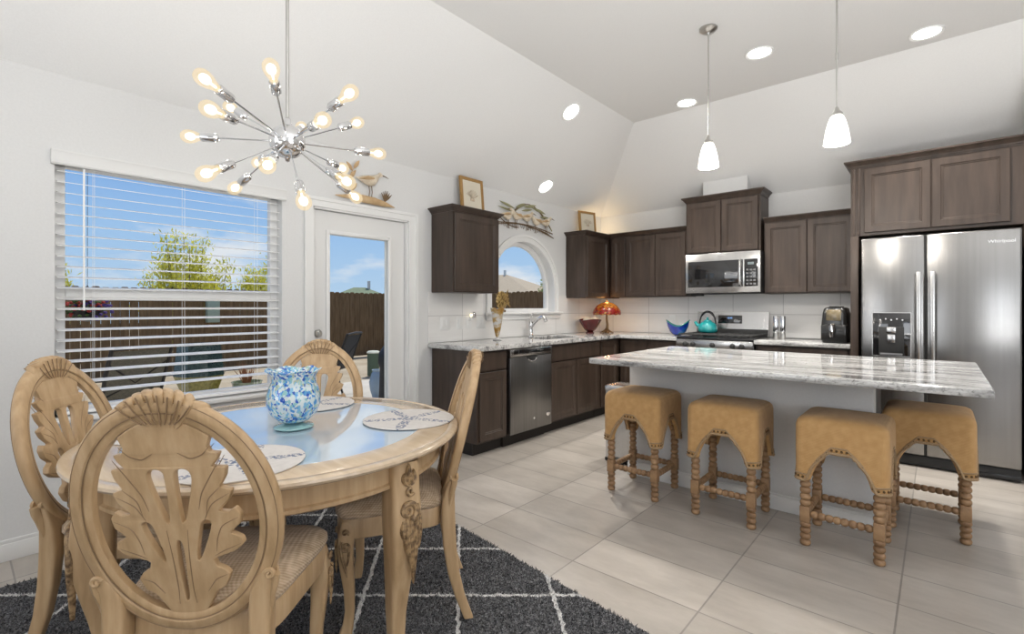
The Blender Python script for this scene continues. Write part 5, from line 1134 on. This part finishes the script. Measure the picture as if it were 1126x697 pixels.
def leafmat(name, c1, c2, tl):
    m = nmat(name, c1, c2, 3, rough=0.6); t = m.node_tree; b = t.nodes['Principled BSDF']; o = t.nodes['Material Output']
    tr = t.nodes.new('ShaderNodeBsdfTranslucent'); tr.inputs['Color'].default_value = (*tl, 1); mx = t.nodes.new('ShaderNodeMixShader'); mx.inputs[0].default_value = 0.5
    t.links.new(b.outputs[0], mx.inputs[1]); t.links.new(tr.outputs[0], mx.inputs[2]); t.links.new(mx.outputs[0], o.inputs[0]); return m
LEAFY = leafmat('yellow_green_leaf', (0.42, 0.42, 0.06), (0.72, 0.66, 0.16), (0.75, 0.72, 0.10))
LEAFG = leafmat('grey_green_leaf', (0.14, 0.19, 0.07), (0.36, 0.38, 0.18), (0.35, 0.42, 0.16))
BARK = mat('shrub_bark', (0.16, 0.11, 0.06), 0.9)
def shrub(loc, h, w, n, leafm, lab, cat='shrub', seed=1, z0=0.0, per=130, leaf=(0.10, 0.016), up=1.0, name='feathery_shrub', group='shrubs beyond the fence'):
    r = random.Random(seed); t = thing(name, loc, 0, lab, cat, group); st = MB(); V = []; F = []
    for k in range(n):
        a = r.uniform(0, 2 * pi); sp = w * sqrt(r.random()) ; hh = h * r.uniform(0.62, 1.0) * (1 - 0.35 * (sp / w) ** 2)
        tip = Vector((sp * cos(a), sp * sin(a), hh)); b0 = Vector((0.15 * sp * cos(a), 0.15 * sp * sin(a), z0)); mid = (b0 + tip) / 2 + Vector((0.25 * sp * cos(a), 0.25 * sp * sin(a), -0.05 * h))
        P = [b0 * (1 - u) ** 2 + mid * 2 * u * (1 - u) + tip * u * u for u in [j / 8 for j in range(9)]]
        st.tube(P, [0.03 - 0.0032 * j for j in range(9)], 5)
        for j in range(per):
            u = 0.28 + 0.72 * r.random() ** 0.7; p = b0 * (1 - u) ** 2 + mid * 2 * u * (1 - u) + tip * u * u
            sp2 = 0.16 * h * (1.15 - u) * 0.6 + 0.04; p = p + Vector((r.gauss(0, sp2), r.gauss(0, sp2), r.gauss(0, sp2 * .8)))
            dr = Vector((r.gauss(0, .5), r.gauss(0, .5), up * r.uniform(.5, 1.3))).normalized(); sd = dr.orthogonal().normalized(); sd.rotate(Matrix.Rotation(r.uniform(0, 6.3), 3, dr))
            l = leaf[0] * r.uniform(.7, 1.5); ww = leaf[1] * r.uniform(.7, 1.4); i = len(V)
            V += [tuple(p), tuple(p + dr * l * .5 + sd * ww), tuple(p + dr * l), tuple(p + dr * l * .5 - sd * ww)]; F.append((i, i + 1, i + 2, i + 3))
    st.build('stems', BARK, t)
    me = bpy.data.meshes.new('foliage'); me.from_pydata(V, [], F); me.materials.append(leafm); o = bpy.data.objects.new('foliage', me); COL.objects.link(o); o.parent = t
shrub((-10.6, 3.95, GZ), 3.45, 0.95, 30, LEAFY, 'tall yellow green feathery shrub above the fence in the middle of the window', seed=2, z0=0.2, per=260)
shrub((-11.2, 6.35, GZ), 3.6, 0.95, 30, LEAFY, 'yellow green feathery shrub above the fence at the right side of the window', seed=3, z0=0.2, per=260)
shrub((-10.6, 1.30, GZ), 2.9, 0.6, 18, LEAFY, 'yellow green feathery shrub above the fence at the left edge of the window', seed=4, z0=0.2, per=240)
shrub((-5.75, 12.3, GZ), 2.5, 0.42, 26, LEAFG, 'narrow grey green tree beyond the back fence in the arched window', 'tree', 5, 0.0, 260, (0.09, 0.03), 0.4, 'narrow_tree')

ROOFG = nmat('green_grey_shingle', (0.16, 0.20, 0.12), (0.22, 0.26, 0.16), 8, rough=0.95)
ROOFT = nmat('tan_shingle', (0.36, 0.29, 0.20), (0.44, 0.36, 0.26), 8, rough=0.95)
HOUSEW = mat('house_siding', (0.40, 0.34, 0.26), 0.9)
def house(loc, rz, hw, hd, wall, ridge, roofm, lab):
    t = thing('neighbour_house', loc, rz, lab, 'house', 'houses beyond the fences')
    MB().box((-hw, -hd, 0), (hw, hd, wall)).build('walls', HOUSEW, t, smooth=0)
    k = max(0.0, hw - hd); m = MB(); e_ = 0.5; b = m.b
    v = [b.verts.new(p) for p in ((-hw - e_, -hd - e_, wall), (hw + e_, -hd - e_, wall), (hw + e_, hd + e_, wall), (-hw - e_, hd + e_, wall), (-k, 0, ridge), (k + 0.01, 0, ridge))]
    for q in ((0, 1, 5, 4), (1, 2, 5), (2, 3, 4, 5), (3, 0, 4), (3, 2, 1, 0)): b.faces.new([v[i] for i in q])
    m.build('hip_roof', roofm, t, smooth=0)
    MB().box((0.4, -0.15, ridge - 0.5), (0.55, 0.0, ridge + 0.35)).build('vent_pipe', BRUSHED, t)
house((-20.1, 14.55, GZ - 0.9), radians(62), 2.1, 1.8, 2.3, 3.29, ROOFG, 'far house with green grey hip roof seen over the fence through the patio door')
house((-22.6, 28.5, GZ - 0.9), 0.25, 5.2, 4.6, 2.7, 4.75, ROOFT, 'far house with tan hip roof seen through the arched window')

# patio furniture and pots
DKM = mat('dark_bronze_metal', (0.035, 0.03, 0.026), 0.5, 0.4)
SLING = nmat('sling_mesh', (0.10, 0.09, 0.065), (0.17, 0.15, 0.11), 60, rough=0.8)
def patio_chair(loc, rz, lab, tone):
    t = thing('patio_chair', loc, rz, lab, 'patio chair', 'patio chairs')
    for sg in (-1, 1):
        MB().tube([(sg * 0.28, -0.36, 0.96), (sg * 0.28, -0.26, 0.70), (sg * 0.27, -0.18, 0.42), (sg * 0.27, 0.26, 0.40), (sg * 0.27, 0.30, 0.36), (sg * 0.27, 0.30, 0.016)], 0.018, 8).build('side_frame', DKM, t)
        MB().tube([(sg * 0.29, -0.24, 0.66), (sg * 0.31, -0.05, 0.64), (sg * 0.31, 0.24, 0.62), (sg * 0.27, 0.30, 0.36)], 0.016, 8).build('armrest', DKM, t)
        MB().tube([(sg * 0.27, -0.18, 0.42), (sg * 0.27, -0.30, 0.016)], 0.016, 8).build('leg', DKM, t)
    MB().tube([(-0.28, -0.36, 0.95), (0, -0.372, 0.965), (0.28, -0.36, 0.95)], 0.016, 8).build('top_rail', DKM, t)
    b = MB(); b.loft([[(sg * 0.262, y, z) for sg in (-1, 1)] + [(sg * 0.262, y + 0.006, z - 0.004) for sg in (1, -1)] for y, z in ((-0.352, 0.93), (-0.265, 0.70), (-0.19, 0.45), (-0.15, 0.405), (0.25, 0.40))]); b.build('sling', tone, t)
    MB().tube([(-0.265, -0.30, 0.80), (0.0, -0.23, 0.60), (0.265, -0.30, 0.80)], 0.010, 6).tube([(-0.265, -0.20, 0.48), (0.0, -0.225, 0.60), (0.265, -0.20, 0.48)], 0.010, 6).build('cross_strap', DKM, t)
patio_chair((-2.85, 1.15, GZ), radians(110), 'dark framed patio sling chair outside the left part of the window', SLING)
patio_chair((-3.55, 3.84, GZ), radians(128), 'dark patio chair seen through the left of the patio door glass', mat('dark_sling', (0.03, 0.03, 0.032), 0.8))
def pot(loc, prof, m, lab, n=40, rot=0, plant=None):
    t = thing('glazed_pot', loc, rot, lab, 'planter', 'patio planters'); MB().lathe(prof, n).build('pot', m, t, smooth=40 if n > 12 else 20)
    return t
DG = nmat('dark_green_glaze', (0.012, 0.03, 0.028), (0.06, 0.10, 0.08), 40, rough=0.2, coat=0.5)
AG = nmat('olive_gold_glaze', (0.16, 0.14, 0.03), (0.36, 0.30, 0.07), 30, rough=0.25, coat=0.5)
p1 = pot((-3.2, 1.97, GZ), [(0, 0.0), (0.15, 0.0), (0.16, 0.02), (0.15, 0.22)], DKM, 'large dark green glazed planter on a stand outside the window', 8)
MB().lathe([(0.14, 0.2205), (0.15, 0.23), (0.27, 0.55)], 8).build('lower_bowl', AG, p1, smooth=20)
MB().lathe([(0.27, 0.5505), (0.275, 0.56), (0.235, 0.90), (0.245, 0.92), (0.225, 0.92), (0.22, 0.85), (0, 0.85)], 8).build('upper_body', DG, p1, smooth=20)
p2 = pot((-3.0, 2.42, GZ), [(0, 0), (0.10, 0), (0.11, 0.02), (0.165, 0.42), (0.175, 0.44), (0.15, 0.44), (0.145, 0.40), (0, 0.40)], nmat('celadon_glaze', (0.18, 0.22, 0.14), (0.30, 0.33, 0.22), 20, rough=0.25, coat=0.4), 'small pale green planter with a red spiky plant outside the window')
sp_ = MB(); r = random.Random(9)
for k in range(34):
    a = r.uniform(0, 6.28); q = r.uniform(.04, .17); sp_.tube([(0.03 * cos(a), 0.03 * sin(a), 0.40), (q * .6 * cos(a), q * .6 * sin(a), 0.53), (q * cos(a), q * sin(a), r.uniform(.58, .72))], [0.006, 0.005, 0.001], 4)
sp_.build('red_plant', nmat('red_leaf', (0.25, 0.07, 0.03), (0.42, 0.20, 0.08), 10, rough=0.7), p2)
hbk = thing('hanging_basket', (-0.6, 0.575, 1.215), 0, 'hanging flower basket with red and purple blooms at the top left of the lower sash', 'hanging basket')
MB().lathe([(0, -0.07), (0.05, -0.06), (0.08, -0.02), (0.085, 0.0), (0.08, 0.0), (0, -0.01)], 24).build('basket', DKM, hbk)
for sg in range(3): a = 2 * pi * sg / 3; MB().tube([(0.083 * cos(a), 0.083 * sin(a), 0), (0, 0, 0.16), (0, 0, 1.304)], 0.0016, 5).build('hanger_wire', DKM, hbk)
for nm, col, sd, n, lo in (('red_flowers', (0.34, 0.03, 0.02), 1, 60, -0.3), ('purple_flowers', (0.07, 0.035, 0.20), 2, 70, 0.0), ('leaves', (0.05, 0.09, 0.02), 3, 70, -0.2)):
    m = MB(); r = random.Random(sd)
    for k in range(n): a = r.uniform(0, 6.28); q = r.uniform(.01, .10); m.ball((q * cos(a), q * sin(a) + (0.03 if sd == 2 else -0.02), r.uniform(-.06, .07)), (0.012, 0.012, 0.009), 6, 4)
    m.build(nm, mat(nm, col, 0.7), hbk)['kind'] = 'stuff'
ub = thing('utility_box', (-8.414, 3.76, 0.9), 0, 'pale green utility box mounted on the side fence', 'utility box')
MB().box((-0.07, -0.12, 0), (0.07, 0.12, 0.55), 0.01).build('box', mat('pale_green_paint', (0.33, 0.40, 0.31), 0.6), ub); MB().box((-0.075, -0.13, 0.551), (0.08, 0.13, 0.58), 0.006).build('cap', WHITE, ub)
gp = thing('garden_pedestal', (-5.0, 5.52, GZ), 0, 'green cylindrical pedestal with pale cap standing before the fence beyond the patio door', 'pedestal')
MB().lathe([(0, 0), (0.115, 0), (0.115, 0.44), (0, 0.44)], 24).build('column', mat('green_metal', (0.09, 0.13, 0.08), 0.6), gp); MB().lathe([(0, 0.441), (0.125, 0.441), (0.128, 0.46), (0.10, 0.485), (0, 0.49)], 24).build('cap', mat('pale_cap', (0.55, 0.55, 0.45), 0.6), gp)
sg_ = thing('grill_cover', (-1.95, 3.99, GZ), 0.2, 'black covered grill at the right edge of the patio door glass', 'grill')
MB().loft([[(0.30 * q * math.copysign(abs(cos(a)) ** 0.5, cos(a)), 0.26 * q * math.copysign(abs(sin(a)) ** 0.5, sin(a)), z) for a in [2 * pi * (k + .5) / 32 for k in range(32)]] for z, q in ((0.001, 1.0), (0.3, 0.95), (0.55, 0.93), (0.62, 1.0), (0.75, 0.96), (0.84, 0.78), (0.88, 0.45), (0.89, 0.1))]).build('cover', nmat('black_vinyl', (0.008, 0.008, 0.009), (0.02, 0.02, 0.021), 12, rough=0.55), sg_, smooth=60)
gb = thing('garden_urn', (-2.85, 4.16, GZ), 0, 'small pale blue ceramic urn beside the black covered grill', 'urn'); gb.scale = (0.75, 0.75, 1.0)
MB().lathe([(0, 0), (0.07, 0), (0.07, 0.015), (0.12, 0.14), (0.135, 0.25), (0.10, 0.36), (0.07, 0.40), (0.085, 0.43), (0.06, 0.43), (0.05, 0.40), (0, 0.39)], 28).build('body', mat('pale_blue_glaze', (0.32, 0.42, 0.52), 0.25), gb, smooth=60)
